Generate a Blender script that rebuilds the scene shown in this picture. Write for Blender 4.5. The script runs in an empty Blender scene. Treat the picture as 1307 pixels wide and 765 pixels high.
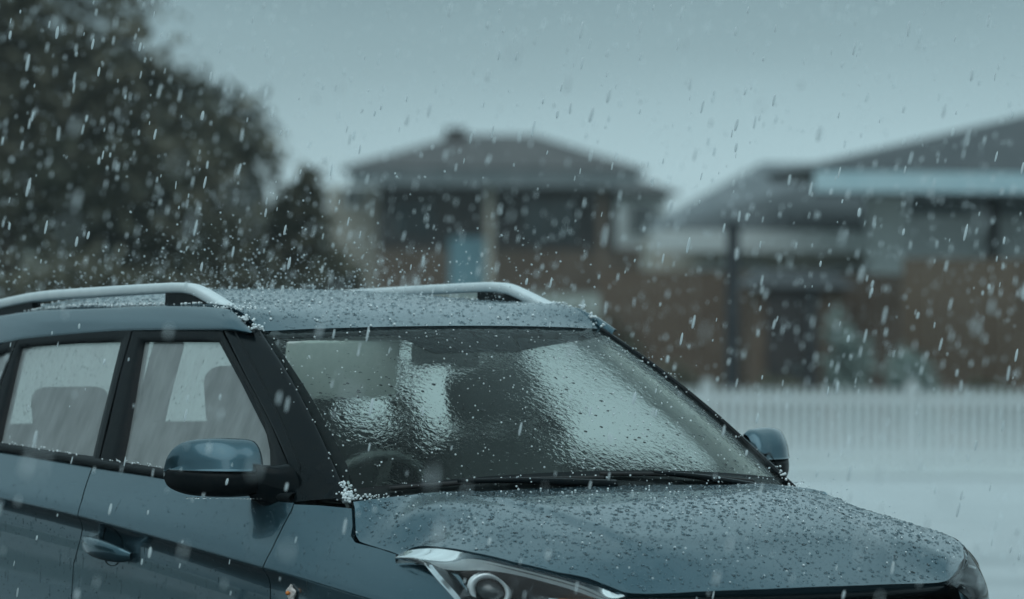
import bpy, bmesh, math, random
import numpy as np
from mathutils import Vector, Matrix

random.seed(7); rng = np.random.default_rng(11)
scene = bpy.context.scene
COL = scene.collection

# ------------------------------------------------------------------ camera
# car frame: x forward (nose near 0), y to the car's left, z up; the car stands on z = 0
CAMP = Vector((10.92296, -7.61735, 1.8374)); YAW = 2.593042; PITCH = -0.017961; ROLL = 0.0074608
FWD = Vector((math.cos(YAW)*math.cos(PITCH), math.sin(YAW)*math.cos(PITCH), math.sin(PITCH)))
RGT = Vector((math.sin(YAW), -math.cos(YAW), 0)); UPV = RGT.cross(FWD)
r2 = RGT*math.cos(ROLL) + UPV*math.sin(ROLL); u2 = -RGT*math.sin(ROLL) + UPV*math.cos(ROLL)
cam = bpy.data.cameras.new('camera'); camo = bpy.data.objects.new('camera', cam); COL.objects.link(camo)
camo.matrix_world = Matrix(((r2.x, u2.x, -FWD.x, CAMP.x), (r2.y, u2.y, -FWD.y, CAMP.y), (r2.z, u2.z, -FWD.z, CAMP.z), (0, 0, 0, 1)))
cam.sensor_width = 36; cam.lens = 6741.67*36/1307; cam.clip_start = .1; cam.clip_end = 3000
cam.dof.use_dof = True; cam.dof.focus_distance = 14.2; cam.dof.aperture_fstop = 3.6; cam.dof.aperture_blades = 0
scene.camera = camo

# ------------------------------------------------------------------ sky
world = bpy.data.worlds.new('World'); scene.world = world; world.use_nodes = True
nt = world.node_tree; N = nt.nodes; L = nt.links
for n in list(N): N.remove(n)
SUN_EL, SUN_ROT = math.radians(59), math.radians(141)
wo = N.new('ShaderNodeOutputWorld'); bg = N.new('ShaderNodeBackground')
sky = N.new('ShaderNodeTexSky'); sky.sky_type = 'NISHITA'; sky.sun_disc = False
sky.sun_elevation = SUN_EL; sky.sun_rotation = SUN_ROT; sky.air_density = 2; sky.dust_density = 6; sky.ozone_density = 3
tc = N.new('ShaderNodeTexCoord'); sep = N.new('ShaderNodeSeparateXYZ'); L.new(tc.outputs['Generated'], sep.inputs[0])
ramp = N.new('ShaderNodeValToRGB'); L.new(sep.outputs['Z'], ramp.inputs[0])
cr = ramp.color_ramp
cr.elements[0].position = 0.0; cr.elements[0].color = (.216, .302, .326, 1)
cr.elements[1].position = 1.0; cr.elements[1].color = (.275, .395, .425, 1)
e = cr.elements.new(.045); e.color = (.130, .200, .224, 1)
e = cr.elements.new(.5); e.color = (.205, .305, .332, 1)
e = cr.elements.new(.2); e.color = (.166, .244, .272, 1)
mp = N.new('ShaderNodeMapping'); mp.inputs['Scale'].default_value = (1.0, 1.0, 5.0); L.new(tc.outputs['Generated'], mp.inputs[0])
cn = N.new('ShaderNodeTexNoise'); cn.inputs['Scale'].default_value = 2.6; cn.inputs['Detail'].default_value = 5; L.new(mp.outputs[0], cn.inputs['Vector'])
mr = N.new('ShaderNodeMapRange'); mr.inputs['From Min'].default_value = .3; mr.inputs['From Max'].default_value = .7
mr.inputs['To Min'].default_value = 8.3; mr.inputs['To Max'].default_value = 11.7; L.new(cn.outputs['Fac'], mr.inputs[0])
mul = N.new('ShaderNodeMixRGB'); mul.blend_type = 'MULTIPLY'; mul.inputs[0].default_value = 1
L.new(ramp.outputs[0], mul.inputs[1]); L.new(mr.outputs[0], mul.inputs[2])
mx = N.new('ShaderNodeMixRGB'); mx.inputs[0].default_value = .04      # thick cloud hides nearly all of the clear sky
L.new(mul.outputs[0], mx.inputs[1]); L.new(sky.outputs[0], mx.inputs[2])
L.new(mx.outputs[0], bg.inputs['Color']); bg.inputs['Strength'].default_value = .1; L.new(bg.outputs[0], wo.inputs['Surface'])

sun = bpy.data.lights.new('sun', 'SUN'); suno = bpy.data.objects.new('sun', sun); COL.objects.link(suno)
sun.energy = .5; sun.angle = math.radians(70); sun.color = (.86, .97, 1.0)
suno.rotation_euler = Vector((-.32, .40, -.86)).to_track_quat('-Z', 'Y').to_euler(); suno.location = (0, -10, 30)

scene.view_settings.view_transform = 'Standard'; scene.view_settings.look = 'None'
scene.view_settings.exposure = .92; scene.view_settings.gamma = 1
scene.render.engine = 'CYCLES'
cy = scene.cycles
cy.use_denoising = True; cy.max_bounces = 12; cy.transmission_bounces = 10; cy.transparent_max_bounces = 16
cy.glossy_bounces = 4; cy.diffuse_bounces = 3; cy.volume_bounces = 1; cy.sample_clamp_indirect = 4; cy.blur_glossy = .5

# ------------------------------------------------------------------ materials
def mat(name, base=(.5, .5, .5), rough=.5, metal=0, coat=0, trans=0, ior=1.45, spec=.5, noise=None, bump=None):
    m = bpy.data.materials.new(name); m.use_nodes = True
    t = m.node_tree; b = t.nodes['Principled BSDF']
    b.inputs['Base Color'].default_value = (*base, 1); b.inputs['Roughness'].default_value = rough
    b.inputs['Metallic'].default_value = metal; b.inputs['Coat Weight'].default_value = coat
    b.inputs['Coat Roughness'].default_value = .04
    b.inputs['Transmission Weight'].default_value = trans; b.inputs['IOR'].default_value = ior
    b.inputs['Specular IOR Level'].default_value = spec
    tco = t.nodes.new('ShaderNodeTexCoord')
    if noise:      # (scale, second colour, stretch xyz)
        mpn = t.nodes.new('ShaderNodeMapping'); mpn.inputs['Scale'].default_value = noise[2] if len(noise) > 2 else (1, 1, 1)
        t.links.new(tco.outputs['Object'], mpn.inputs[0])
        n = t.nodes.new('ShaderNodeTexNoise'); n.inputs['Scale'].default_value = noise[0]; n.inputs['Detail'].default_value = 6
        t.links.new(mpn.outputs[0], n.inputs['Vector'])
        rp = t.nodes.new('ShaderNodeValToRGB'); rp.color_ramp.elements[0].position = .35; rp.color_ramp.elements[1].position = .68
        rp.color_ramp.elements[0].color = (*base, 1); rp.color_ramp.elements[1].color = (*noise[1], 1)
        t.links.new(n.outputs['Fac'], rp.inputs[0]); t.links.new(rp.outputs[0], b.inputs['Base Color'])
    if bump:       # (scale, strength, distance, stretch)
        mpb = t.nodes.new('ShaderNodeMapping'); mpb.inputs['Scale'].default_value = bump[3] if len(bump) > 3 else (1, 1, 1)
        t.links.new(tco.outputs['Object'], mpb.inputs[0])
        n = t.nodes.new('ShaderNodeTexNoise'); n.inputs['Scale'].default_value = bump[0]; n.inputs['Detail'].default_value = 4
        t.links.new(mpb.outputs[0], n.inputs['Vector'])
        bp = t.nodes.new('ShaderNodeBump'); bp.inputs['Strength'].default_value = bump[1]; bp.inputs['Distance'].default_value = bump[2]
        t.links.new(n.outputs['Fac'], bp.inputs['Height']); t.links.new(bp.outputs[0], b.inputs['Normal'])
    return m

M = {}
M['paint'] = mat('blue_grey_car_paint', (.036, .088, .115), .24, .78, .75, noise=(3, (.044, .100, .128)), bump=(420, .05, .0004))
M['gloss_black'] = mat('gloss_black_trim', (.002, .005, .007), .2, spec=.12, noise=(30, (.005, .007, .008)))
M['matt_black'] = mat('matt_black_plastic', (.003, .006, .008), .45, spec=.15, noise=(60, (.008, .010, .011)), bump=(300, .3, .001))
M['rubber'] = mat('rubber', (.012, .012, .013), .7, noise=(40, (.02, .02, .02)))
M['silver'] = mat('silver_rail', (.66, .72, .74), .42, .3, noise=(25, (.74, .79, .8)))
M['chrome'] = mat('chrome', (.75, .78, .8), .12, 1, noise=(20, (.8, .82, .84)))
M['dark_cloth'] = mat('dark_seat_cloth', (.055, .064, .064), .9, noise=(90, (.08, .09, .09)))
M['pale_trim'] = mat('pale_grey_trim', (.42, .45, .43), .8, noise=(60, (.48, .5, .48)))
M['dash'] = mat('dashboard_plastic', (.045, .055, .054), .6, noise=(80, (.065, .075, .074)))
M['lens_amber'] = mat('amber_lens', (.55, .16, .04), .2, noise=(60, (.7, .25, .08)))
M['lamp_white'] = mat('satin_lamp_ring', (.72, .76, .78), .3, .3, noise=(30, (.8, .83, .84)))
M['bowl'] = mat('headlamp_bowl', (.07, .08, .085), .22, .7, noise=(25, (.035, .04, .045)))
M['clear'] = mat('clear_lens', (.95, .97, .97),   .04, trans=1, ior=1.2, noise=(30, (.9, .93, .93)))
M['optic'] = mat('projector_glass', (.05, .06, .065), .03, ior=1.6, spec=.8, noise=(12, (.08, .09, .095)))
M['hail'] = mat('hail_ice', (.72, .78, .80), .35, noise=(200, (.8, .84, .85)), ior=1.31)
def falling_ice():
    m = bpy.data.materials.new('falling_ice'); m.use_nodes = True; t = m.node_tree
    for n in list(t.nodes): t.nodes.remove(n)
    o = t.nodes.new('ShaderNodeOutputMaterial'); df = t.nodes.new('ShaderNodeBsdfDiffuse'); tl = t.nodes.new('ShaderNodeBsdfTranslucent'); tr = t.nodes.new('ShaderNodeBsdfTransparent')
    nz = t.nodes.new('ShaderNodeTexNoise'); nz.inputs['Scale'].default_value = 3; rp = t.nodes.new('ShaderNodeValToRGB')
    rp.color_ramp.elements[0].color = (.86, .93, .95, 1); rp.color_ramp.elements[1].color = (.96, .98, .99, 1); t.links.new(nz.outputs['Fac'], rp.inputs[0])
    t.links.new(rp.outputs[0], df.inputs[0]); t.links.new(rp.outputs[0], tl.inputs[0])
    a = t.nodes.new('ShaderNodeMixShader'); a.inputs[0].default_value = .5; t.links.new(df.outputs[0], a.inputs[1]); t.links.new(tl.outputs[0], a.inputs[2])
    b = t.nodes.new('ShaderNodeMixShader'); b.inputs[0].default_value = .64; t.links.new(tr.outputs[0], b.inputs[1]); t.links.new(a.outputs[0], b.inputs[2])
    t.links.new(b.outputs[0], o.inputs[0]); return m
M['rain'] = falling_ice()
M['water'] = mat('water_bead', (.93, .97, .98), .02, trans=1, ior=1.33, noise=(90, (.9, .95, .96)))
M['bark'] = mat('bark', (.06, .05, .04), .9, noise=(6, (.1, .085, .07)), bump=(12, .6, .05))
M['leaf_dark'] = mat('leaf_dark', (.022, .026, .015), .6, noise=(.7, (.046, .048, .027)))
M['leaf_olive'] = mat('leaf_olive', (.038, .042, .026), .6, noise=(.8, (.065, .066, .042)))
M['leaf_brown'] = mat('leaf_brown_olive', (.075, .07, .045), .6, noise=(1.2, (.12, .11, .075)))
M['leaf_pale'] = mat('leaf_silver', (.16, .21, .19), .6, noise=(2, (.26, .31, .29)))
M['roof_dark'] = mat('dark_roof', (.022, .026, .030), .5, noise=(1.5, (.045, .048, .052)), bump=(8, .5, .05, (1, 1, 4)))
M['roof_brown'] = mat('brown_roof', (.040, .034, .034), .55, noise=(1.2, (.07, .06, .058)), bump=(8, .5, .05))
M['roof_grey'] = mat('grey_roof', (.10, .115, .125), .5, noise=(1.2, (.15, .165, .175)))
M['gutter'] = mat('pale_blue_gutter', (.42, .58, .63), .4, noise=(3, (.5, .64, .68)))
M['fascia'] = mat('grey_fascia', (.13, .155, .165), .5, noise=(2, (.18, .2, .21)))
M['brick_dark'] = mat('dark_brick', (.030, .028, .030), .8, noise=(2, (.055, .046, .044)))
M['brick_brown'] = mat('brown_brick', (.11, .073, .052), .85, noise=(1.6, (.16, .115, .088)))
M['wall_pale'] = mat('pale_render', (.52, .55, .55), .85, noise=(1.1, (.62, .65, .65)))
M['wall_beige'] = mat('beige_render', (.36, .33, .28), .85, noise=(1.1, (.44, .41, .36)))
M['wood'] = mat('weathered_brown_timber', (.085, .055, .036), .85, noise=(2.2, (.14, .10, .072), (1, 1, .3)))
M['white_paint'] = mat('white_picket_paint', (.50, .53, .53), .55, noise=(4, (.6, .62, .62)))
M['blue_door'] = mat('blue_door_paint', (.14, .27, .33), .4, noise=(3, (.18, .32, .37)))
M['win'] = mat('window_pane', (.02, .03, .035), .08, noise=(2, (.04, .05, .055)), spec=.8)
M['post'] = mat('dark_steel_post', (.016, .018, .022), .5, noise=(5, (.03, .032, .036)))
M['asphalt'] = mat('wet_asphalt', (.020, .023, .025), .75, spec=.25, noise=(3, (.038, .042, .044)), bump=(60, .3, .004))
M['street'] = mat('hail_whitened_street', (.34, .37, .38), .4, noise=(.9, (.50, .53, .54), (1, 1, 1)), bump=(25, .4, .01))
M['verge'] = mat('hail_speckled_verge', (.40, .45, .44), .7, noise=(1.4, (.55, .59, .58)), bump=(20, .5, .03))
M['grass'] = mat('hail_strewn_grass', (.12, .135, .11), .75, noise=(1.2, (.26, .28, .26)), bump=(15, .5, .04))
M['blossom'] = mat('wet_blossom', (.55, .50, .48), .5, noise=(60, (.7, .62, .58)))
M['blossom_core'] = mat('blossom_core', (.6, .14, .03), .5, noise=(60, (.7, .25, .05)))

def fog_glass(name, lo, hi, dif=.42):
    """side window: clear glass with a fogged, rain-wet film"""
    m = bpy.data.materials.new(name); m.use_nodes = True; t = m.node_tree
    for n in list(t.nodes): t.nodes.remove(n)
    o = t.nodes.new('ShaderNodeOutputMaterial')
    tr = t.nodes.new('ShaderNodeBsdfTransparent'); tr.inputs[0].default_value = (.84, .91, .88, 1)
    tl = t.nodes.new('ShaderNodeBsdfTranslucent'); tl.inputs[0].default_value = (.97, .99, .97, 1)
    df = t.nodes.new('ShaderNodeBsdfDiffuse'); df.inputs[0].default_value = (.82, .87, .87, 1)
    gl = t.nodes.new('ShaderNodeBsdfGlossy'); gl.inputs['Roughness'].default_value = .12
    tco = t.nodes.new('ShaderNodeTexCoord')
    mpn = t.nodes.new('ShaderNodeMapping'); mpn.inputs['Scale'].default_value = (5, 5, .7); mpn.inputs['Rotation'].default_value = (0, .25, 0)
    t.links.new(tco.outputs['Object'], mpn.inputs[0])
    n1 = t.nodes.new('ShaderNodeTexNoise'); n1.inputs['Scale'].default_value = 4; n1.inputs['Detail'].default_value = 5; t.links.new(mpn.outputs[0], n1.inputs['Vector'])
    m1 = t.nodes.new('ShaderNodeMapRange'); m1.inputs['From Min'].default_value = .3; m1.inputs['From Max'].default_value = .75
    m1.inputs['To Min'].default_value = lo; m1.inputs['To Max'].default_value = hi; t.links.new(n1.outputs['Fac'], m1.inputs[0])
    a = t.nodes.new('ShaderNodeMixShader'); a.inputs[0].default_value = dif; t.links.new(tl.outputs[0], a.inputs[1]); t.links.new(df.outputs[0], a.inputs[2])
    b = t.nodes.new('ShaderNodeMixShader'); t.links.new(m1.outputs[0], b.inputs[0]); t.links.new(tr.outputs[0], b.inputs[1]); t.links.new(a.outputs[0], b.inputs[2])
    fr = t.nodes.new('ShaderNodeFresnel'); fr.inputs[0].default_value = 1.45
    c = t.nodes.new('ShaderNodeMixShader'); t.links.new(fr.outputs[0], c.inputs[0]); t.links.new(b.outputs[0], c.inputs[1]); t.links.new(gl.outputs[0], c.inputs[2])
    t.links.new(c.outputs[0], o.inputs[0]); return m
M['fog_glass'] = fog_glass('fogged_side_glass', .46, .70); M['spray_glass'] = fog_glass('spray_covered_side_glass', .84, .97, .10)

def wet_windscreen():
    m = bpy.data.materials.new('wet_windscreen_glass'); m.use_nodes = True; t = m.node_tree
    for n in list(t.nodes): t.nodes.remove(n)
    o = t.nodes.new('ShaderNodeOutputMaterial')
    g = t.nodes.new('ShaderNodeBsdfGlass'); g.inputs['Color'].default_value = (.95, .985, .965, 1); g.inputs['Roughness'].default_value = .015; g.inputs['IOR'].default_value = 1.13
    tco = t.nodes.new('ShaderNodeTexCoord')
    mp1 = t.nodes.new('ShaderNodeMapping'); mp1.inputs['Scale'].default_value = (.9, 1.15, 1); mp1.inputs['Rotation'].default_value = (0, 0, .25); t.links.new(tco.outputs['Object'], mp1.inputs[0])
    n1 = t.nodes.new('ShaderNodeTexNoise'); n1.inputs['Scale'].default_value = 62; n1.inputs['Detail'].default_value = 3; n1.inputs['Distortion'].default_value = .4
    t.links.new(mp1.outputs[0], n1.inputs['Vector'])
    bp = t.nodes.new('ShaderNodeBump'); bp.inputs['Strength'].default_value = 1; bp.inputs['Distance'].default_value = .0036
    n2 = t.nodes.new('ShaderNodeTexNoise'); n2.inputs['Scale'].default_value = 5; n2.inputs['Detail'].default_value = 3; t.links.new(tco.outputs['Object'], n2.inputs['Vector'])
    m2 = t.nodes.new('ShaderNodeMapRange'); m2.inputs['From Min'].default_value = .35; m2.inputs['From Max'].default_value = .65; m2.inputs['To Min'].default_value = .25; m2.inputs['To Max'].default_value = 1.0
    t.links.new(n2.outputs['Fac'], m2.inputs[0]); t.links.new(m2.outputs[0], bp.inputs['Strength'])
    t.links.new(n1.outputs['Fac'], bp.inputs['Height']); t.links.new(bp.outputs[0], g.inputs['Normal'])
    t.links.new(g.outputs[0], o.inputs[0]); return m
M['screen'] = wet_windscreen()
M['inner_glass'] = mat('inner_glass_face', (.93, .97, .95), .0, trans=1, ior=1.13, noise=(3, (.9, .95, .93)))

# ------------------------------------------------------------------ helpers
def link(o, parent=None):
    COL.objects.link(o)
    if parent: o.parent = parent
    return o
def mesh(name, verts, faces, m, parent=None, smooth=False):
    me = bpy.data.meshes.new(name); me.from_pydata([tuple(v) for v in verts], [], [tuple(f) for f in faces]); me.update()
    if smooth: me.polygons.foreach_set('use_smooth', [True]*len(me.polygons))
    me.materials.append(M[m] if isinstance(m, str) else m)
    return link(bpy.data.objects.new(name, me), parent)
def bmobj(name, bm, m, parent=None, smooth=False, recalc=True):
    if recalc: bmesh.ops.recalc_face_normals(bm, faces=bm.faces[:])
    me = bpy.data.meshes.new(name); bm.to_mesh(me); bm.free()
    if smooth: me.polygons.foreach_set('use_smooth', [True]*len(me.polygons))
    me.materials.append(M[m] if isinstance(m, str) else m)
    return link(bpy.data.objects.new(name, me), parent)
def empty(name, loc=(0, 0, 0), rz=0, parent=None):
    o = bpy.data.objects.new(name, None); o.location = loc; o.rotation_euler = (0, 0, rz); return link(o, parent)
def tag(o, label=None, cat=None, group=None, kind=None):
    if label: o['label'] = label
    if cat: o['category'] = cat
    if group: o['group'] = group
    if kind: o['kind'] = kind
    return o
def crv(pts, n):
    """centripetal-ish Catmull-Rom resampled to n points"""
    P = np.array(pts, float)
    if len(P) == 2: return P[0] + (P[1]-P[0])*np.linspace(0, 1, n)[:, None]
    P = np.vstack([2*P[0]-P[1], P, 2*P[-1]-P[-2]]); out = []
    for i in range(1, len(P)-2):
        p0, p1, p2, p3 = P[i-1:i+3]
        t = np.linspace(0, 1, 16, endpoint=False)[:, None]
        out.append(.5*(2*p1+(p2-p0)*t+(2*p0-5*p1+4*p2-p3)*t**2+(3*p1-p0-3*p2+p3)*t**3))
    C = np.vstack(out+[P[-2:-1]])
    d = np.r_[0, np.cumsum(np.linalg.norm(np.diff(C, axis=0), axis=1))]
    s = np.linspace(0, d[-1], n)
    return np.stack([np.interp(s, d, C[:, k]) for k in range(C.shape[1])], 1)
def grid(name, G, m, parent=None, smooth=True, closed=False):
    nu, nv = G.shape[:2]; f = []
    for i in range(nu-1):
        for j in range(nv-1 if not closed else nv):
            k = (j+1) % nv
            f.append((i*nv+j, (i+1)*nv+j, (i+1)*nv+k, i*nv+k))
    return mesh(name, G.reshape(-1, 3), f, m, parent, smooth)
def thicken(o, t, off=-1, bevel=0):
    md = o.modifiers.new('thick', 'SOLIDIFY'); md.thickness = t; md.offset = off
    if bevel:
        b = o.modifiers.new('bev', 'BEVEL'); b.width = bevel; b.segments = 2; b.limit_method = 'ANGLE'
    return o
def loft(name, curves, n, m, parent=None, sub=4):
    """surface through several 3-D curves"""
    C = np.stack([crv(c, n) for c in curves])
    G = np.stack([crv(C[:, i], (len(curves)-1)*sub+1) for i in range(n)])
    return grid(name, G, m, parent)
def rbox(name, size, loc, m, parent=None, rot=(0, 0, 0), r=.02, seg=3, taper=0, smooth=True):
    bm = bmesh.new(); bmesh.ops.create_cube(bm, size=1)
    for v in bm.verts:
        k = 1 - taper*(v.co.z+.5)
        v.co = Vector((v.co.x*size[0]*k, v.co.y*size[1]*k, v.co.z*size[2]))
    if r: bmesh.ops.bevel(bm, geom=bm.edges[:]+bm.verts[:], offset=r, segments=seg, profile=.5, affect='EDGES')
    mtx = Matrix.Translation(loc) @ Matrix.Rotation(rot[2], 4, 'Z') @ Matrix.Rotation(rot[1], 4, 'Y') @ Matrix.Rotation(rot[0], 4, 'X')
    bmesh.ops.transform(bm, matrix=mtx, verts=bm.verts[:])
    return bmobj(name, bm, m, parent, smooth)
def tube(name, path, rad, m, parent=None, seg=10, squash=1.0, n=None, caps=True):
    P = crv(path, n or len(path)*6); R = np.interp(np.linspace(0, 1, len(P)), np.linspace(0, 1, len(rad)), rad) if hasattr(rad, '__len__') else np.full(len(P), rad)
    T = np.gradient(P, axis=0); T /= np.linalg.norm(T, axis=1)[:, None]; up = np.array([0, 0, 1.])
    if abs(T[:, 2]).mean() > .9: up = np.array([1., 0, 0])
    V = []; F = []
    for p, t, r in zip(P, T, R):
        a = np.cross(t, up); a /= np.linalg.norm(a); b = np.cross(a, t)
        for k in range(seg):
            q = 2*math.pi*k/seg; V.append(p + a*math.cos(q)*r*squash + b*math.sin(q)*r)
    for i in range(len(P)-1):
        for k in range(seg): F.append((i*seg+k, i*seg+(k+1) % seg, (i+1)*seg+(k+1) % seg, (i+1)*seg+k))
    if caps: F += [tuple(range(seg))[::-1], tuple(range((len(P)-1)*seg, len(P)*seg))]
    return mesh(name, V, F, m, parent, True)

def panel(name, poly, fmap, m, parent, la, lb, inset=.0025, flange=.018, xlines=()):
    """sheet cut to a 2-D outline, divided by grid lines a=la, b=lb, lifted by fmap(a,b)->xyz, with analytic normals and a turned-in edge"""
    P = [Vector((p[0], p[1], 0)) for p in poly]
    area = sum(P[i].x*P[i-1].y-P[i-1].x*P[i].y for i in range(len(P)))
    if area > 0: P = P[::-1]                              # make counter-clockwise
    if inset:
        Q = []; n = len(P)
        for i in range(n):
            e1 = (P[i]-P[i-1]).normalized(); e2 = (P[(i+1) % n]-P[i]).normalized()
            n1 = Vector((-e1.y, e1.x, 0)); n2 = Vector((-e2.y, e2.x, 0)); b = (n1+n2)
            k = b.length
            b = b/k if k > 1e-6 else n1
            Q.append(P[i]+b*inset/max(.45, b.dot(n1)))
        P = Q
    bm = bmesh.new(); bm.faces.new([bm.verts.new(p) for p in P])
    bmesh.ops.triangulate(bm, faces=bm.faces[:])
    for a in la: bmesh.ops.bisect_plane(bm, geom=bm.verts[:]+bm.edges[:]+bm.faces[:], dist=1e-5, plane_co=(a, 0, 0), plane_no=(1, 0, 0))
    for b in lb: bmesh.ops.bisect_plane(bm, geom=bm.verts[:]+bm.edges[:]+bm.faces[:], dist=1e-5, plane_co=(0, b, 0), plane_no=(0, 1, 0))
    bm.verts.index_update(); bm.verts.ensure_lookup_table()
    A = np.array([v.co.x for v in bm.verts]); B = np.array([v.co.y for v in bm.verts])
    X = fmap(A, B); h = .0025
    Na = fmap(A+h, B)-fmap(A-h, B); Nb = fmap(A, B+h)-fmap(A, B-h)
    NN = np.cross(Na, Nb); NN /= np.linalg.norm(NN, axis=1)[:, None]
    F = []; LN = []
    for f in bm.faces:
        idx = [v.index for v in f.verts]; F.append(tuple(idx)); LN += [tuple(NN[i]) for i in idx]
    V = [tuple(x) for x in X]
    if flange:
        for ed in bm.edges:
            if len(ed.link_faces) == 1:
                lp = ed.link_loops[0]; i, j = lp.vert.index, lp.link_loop_next.vert.index
                b = len(V); V += [tuple(X[i]), tuple(X[j]), tuple(X[j]-NN[j]*flange), tuple(X[i]-NN[i]*flange)]
                F.append((b+1, b, b+3, b+2))
                fn = np.cross(X[j]-X[i], NN[i]); fn = fn/(np.linalg.norm(fn)+1e-12); LN += [tuple(fn)]*4
    bm.free()
    o = mesh(name, V, F, m, parent, True)
    o.data.normals_split_custom_set(LN)
    return o
def tps(P, z, lam=1e-5):
    P = np.asarray(P, float); n = len(P); lam = np.broadcast_to(lam, n)
    k = lambda d: np.where(d > 0, d*d*np.log(d+1e-12), 0)
    K = k(np.linalg.norm(P[:, None]-P[None], axis=2))+np.diag(lam); Q = np.c_[np.ones(n), P]
    w = np.linalg.solve(np.block([[K, Q], [Q.T, np.zeros((3, 3))]]), np.r_[z, 0, 0, 0])
    def f(x, y):
        x = np.asarray(x, float); y = np.asarray(y, float)
        d = np.sqrt((x[..., None]-P[:, 0])**2+(y[..., None]-P[:, 1])**2)
        return k(d)@w[:n]+w[n]+w[n+1]*x+w[n+2]*y
    return f
def sm(e0, e1, x):
    t = np.clip((np.asarray(x, float)-e0)/(e1-e0), 0, 1); return t*t*(3-2*t)
def frange(a, b, s): return list(np.arange(a, b+1e-9, s))
def place(right, depth, z=0):
    """metres to the right of / away from the camera's foot, for laying out the street beyond the car"""
    f = Vector((math.cos(YAW), math.sin(YAW), 0)); r = Vector((math.sin(YAW), -math.cos(YAW), 0))
    return Vector((CAMP.x, CAMP.y, 0)) + f*depth + r*right + Vector((0, 0, z))
VIEWROT = YAW - math.pi/2      # rotation that turns local +y away from the camera side of the street

# ------------------------------------------------------------------ ground
def gz(d):
    return float(np.interp(d, [-300, 22, 34, 46, 56, 75, 100, 120, 160, 1500], [0, 0, -.25, -.75, -1.08, -1.05, -.6, -.3, -.2, 0]))
def strip(name, d0, d1, w, m, lift, step=3.0):
    ds = np.unique(np.r_[np.arange(d0, min(d1, 180), step), [q for q in (22, 34, 46, 56, 75, 100, 120, 160) if d0 < q < d1], min(d1, 180), d1]); V = []; F = []
    for d in ds:
        for r in np.linspace(-w, w, 7): V.append(place(r, d, gz(d)+lift))
    for i in range(len(ds)-1):
        for j in range(6): F.append((i*7+j, i*7+j+1, (i+1)*7+j+1, (i+1)*7+j))
    return mesh(name, V, F, m, None, True)
tag(strip('ground', -300, 1400, 1200, 'grass', -.06), kind='structure')
tag(strip('driveway', -30, 17.7, 40, 'asphalt', 0.0), kind='structure')
tag(strip('street', 17.75, 57.2, 120, 'street', -.02), kind='structure')
tag(strip('verge', 57.25, 60, 120, 'verge', .01), kind='structure')

# ================================================================== the car
car = tag(empty('parked_car'), 'blue grey compact SUV with silver roof rails parked in the hail', 'car')

def ip(xs, ys):
    """smooth interpolation of a table"""
    t = crv(np.c_[xs, ys], 200)
    return lambda x: np.interp(x, t[:, 0], t[:, 1])
zc = ip([-4.4, -3.5, -2.908, -2.404, -1.928, -1.477, -1.082, -.6, -.1], [1.02, 1.0, .975, .950, .917, .881, .846, .80, .76])     # height of the door crease
zb = ip([-4.4, -3.6, -3.105, -2.463, -2.055, -1.438, -1.30, -.9, -.1], [1.10, 1.105, 1.101, 1.083, 1.072, 1.043, 1.04, .99, .90])  # belt line
Bw = ip([-4.28, -4.2, -4.05, -3.8, -3.3, -2.4, -1.5, -1.1, -.85, -.65, -.45, -.30, -.17, -.10], [.55, .70, .81, .868, .892, .897, .893, .872, .862, .845, .80, .73, .61, .50])
OFF = ip([0, .006, .014, .03, .05, .09, .18, .30, .45, .58, .68, .8], [0, -.004, -.011, -.020, -.0235, -.0225, -.016, -.012, -.022, -.045, -.09, -.16])
def Ys(x, z):
    x = np.asarray(x, float); w = z-zc(x); k = 1-sm(-1.36, -1.06, x)
    t = np.clip(w/np.maximum(zb(x)-zc(x), .05), 0, 1.3)
    up = -.090*t**1.25*(1+.22*sm(-1.5, -1.1, x))
    dz = np.clip(-w, 0, .8); base = np.interp(dz, [0, .3, .5, .65, .8], [0, -.010, -.028, -.075, -.16])
    return Bw(x)+np.where(w > 0, up, k*OFF(dz)+(1-k)*base)
def Yg(x, z):
    t = np.clip((z-1.05)/.43, 0, 1.35)
    return .79-.17*t**1.05-.05*np.clip(-2.9-x, 0, 9)**1.5
def side(s, f=Ys, d=0):
    def g(a, w):
        z = w+zc(a); return np.stack([a, s*(f(a, z)-d), z], -1)
    return g
def sidez(s, f=Yg, d=0):
    def g(a, z): return np.stack([a, s*(f(a, z)-d), z], -1)
    return g
WL = [-.5, -.42, -.34, -.26, -.2, -.15, -.11, -.08, -.06, -.045, -.034, -.026, -.019, -.013, -.008, -.004, 0, .004, .015, .03, .05, .07, .09, .11, .13, .15, .17, .19]
def xw(p): return [(x, z-float(zc(x))) for x, z in p]

BSHUT = [(-2.500, 1.081), (-2.461, 1.033), (-2.43, .99), (-2.413, .948), (-2.445, .88), (-2.475, .81), (-2.475, .71), (-2.475, .36)]
ASHUT = [(-1.346, 1.038), (-1.338, 1.02), (-1.337, .994), (-1.335, .96), (-1.334, .922), (-1.346, .865), (-1.344, .787), (-1.345, .36)]
BELTF = [(x, float(zb(x))) for x in np.linspace(-2.500, -1.346, 14)]
BELTR = [(x, float(zb(x))) for x in np.linspace(-3.42, -2.500, 12)]

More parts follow.
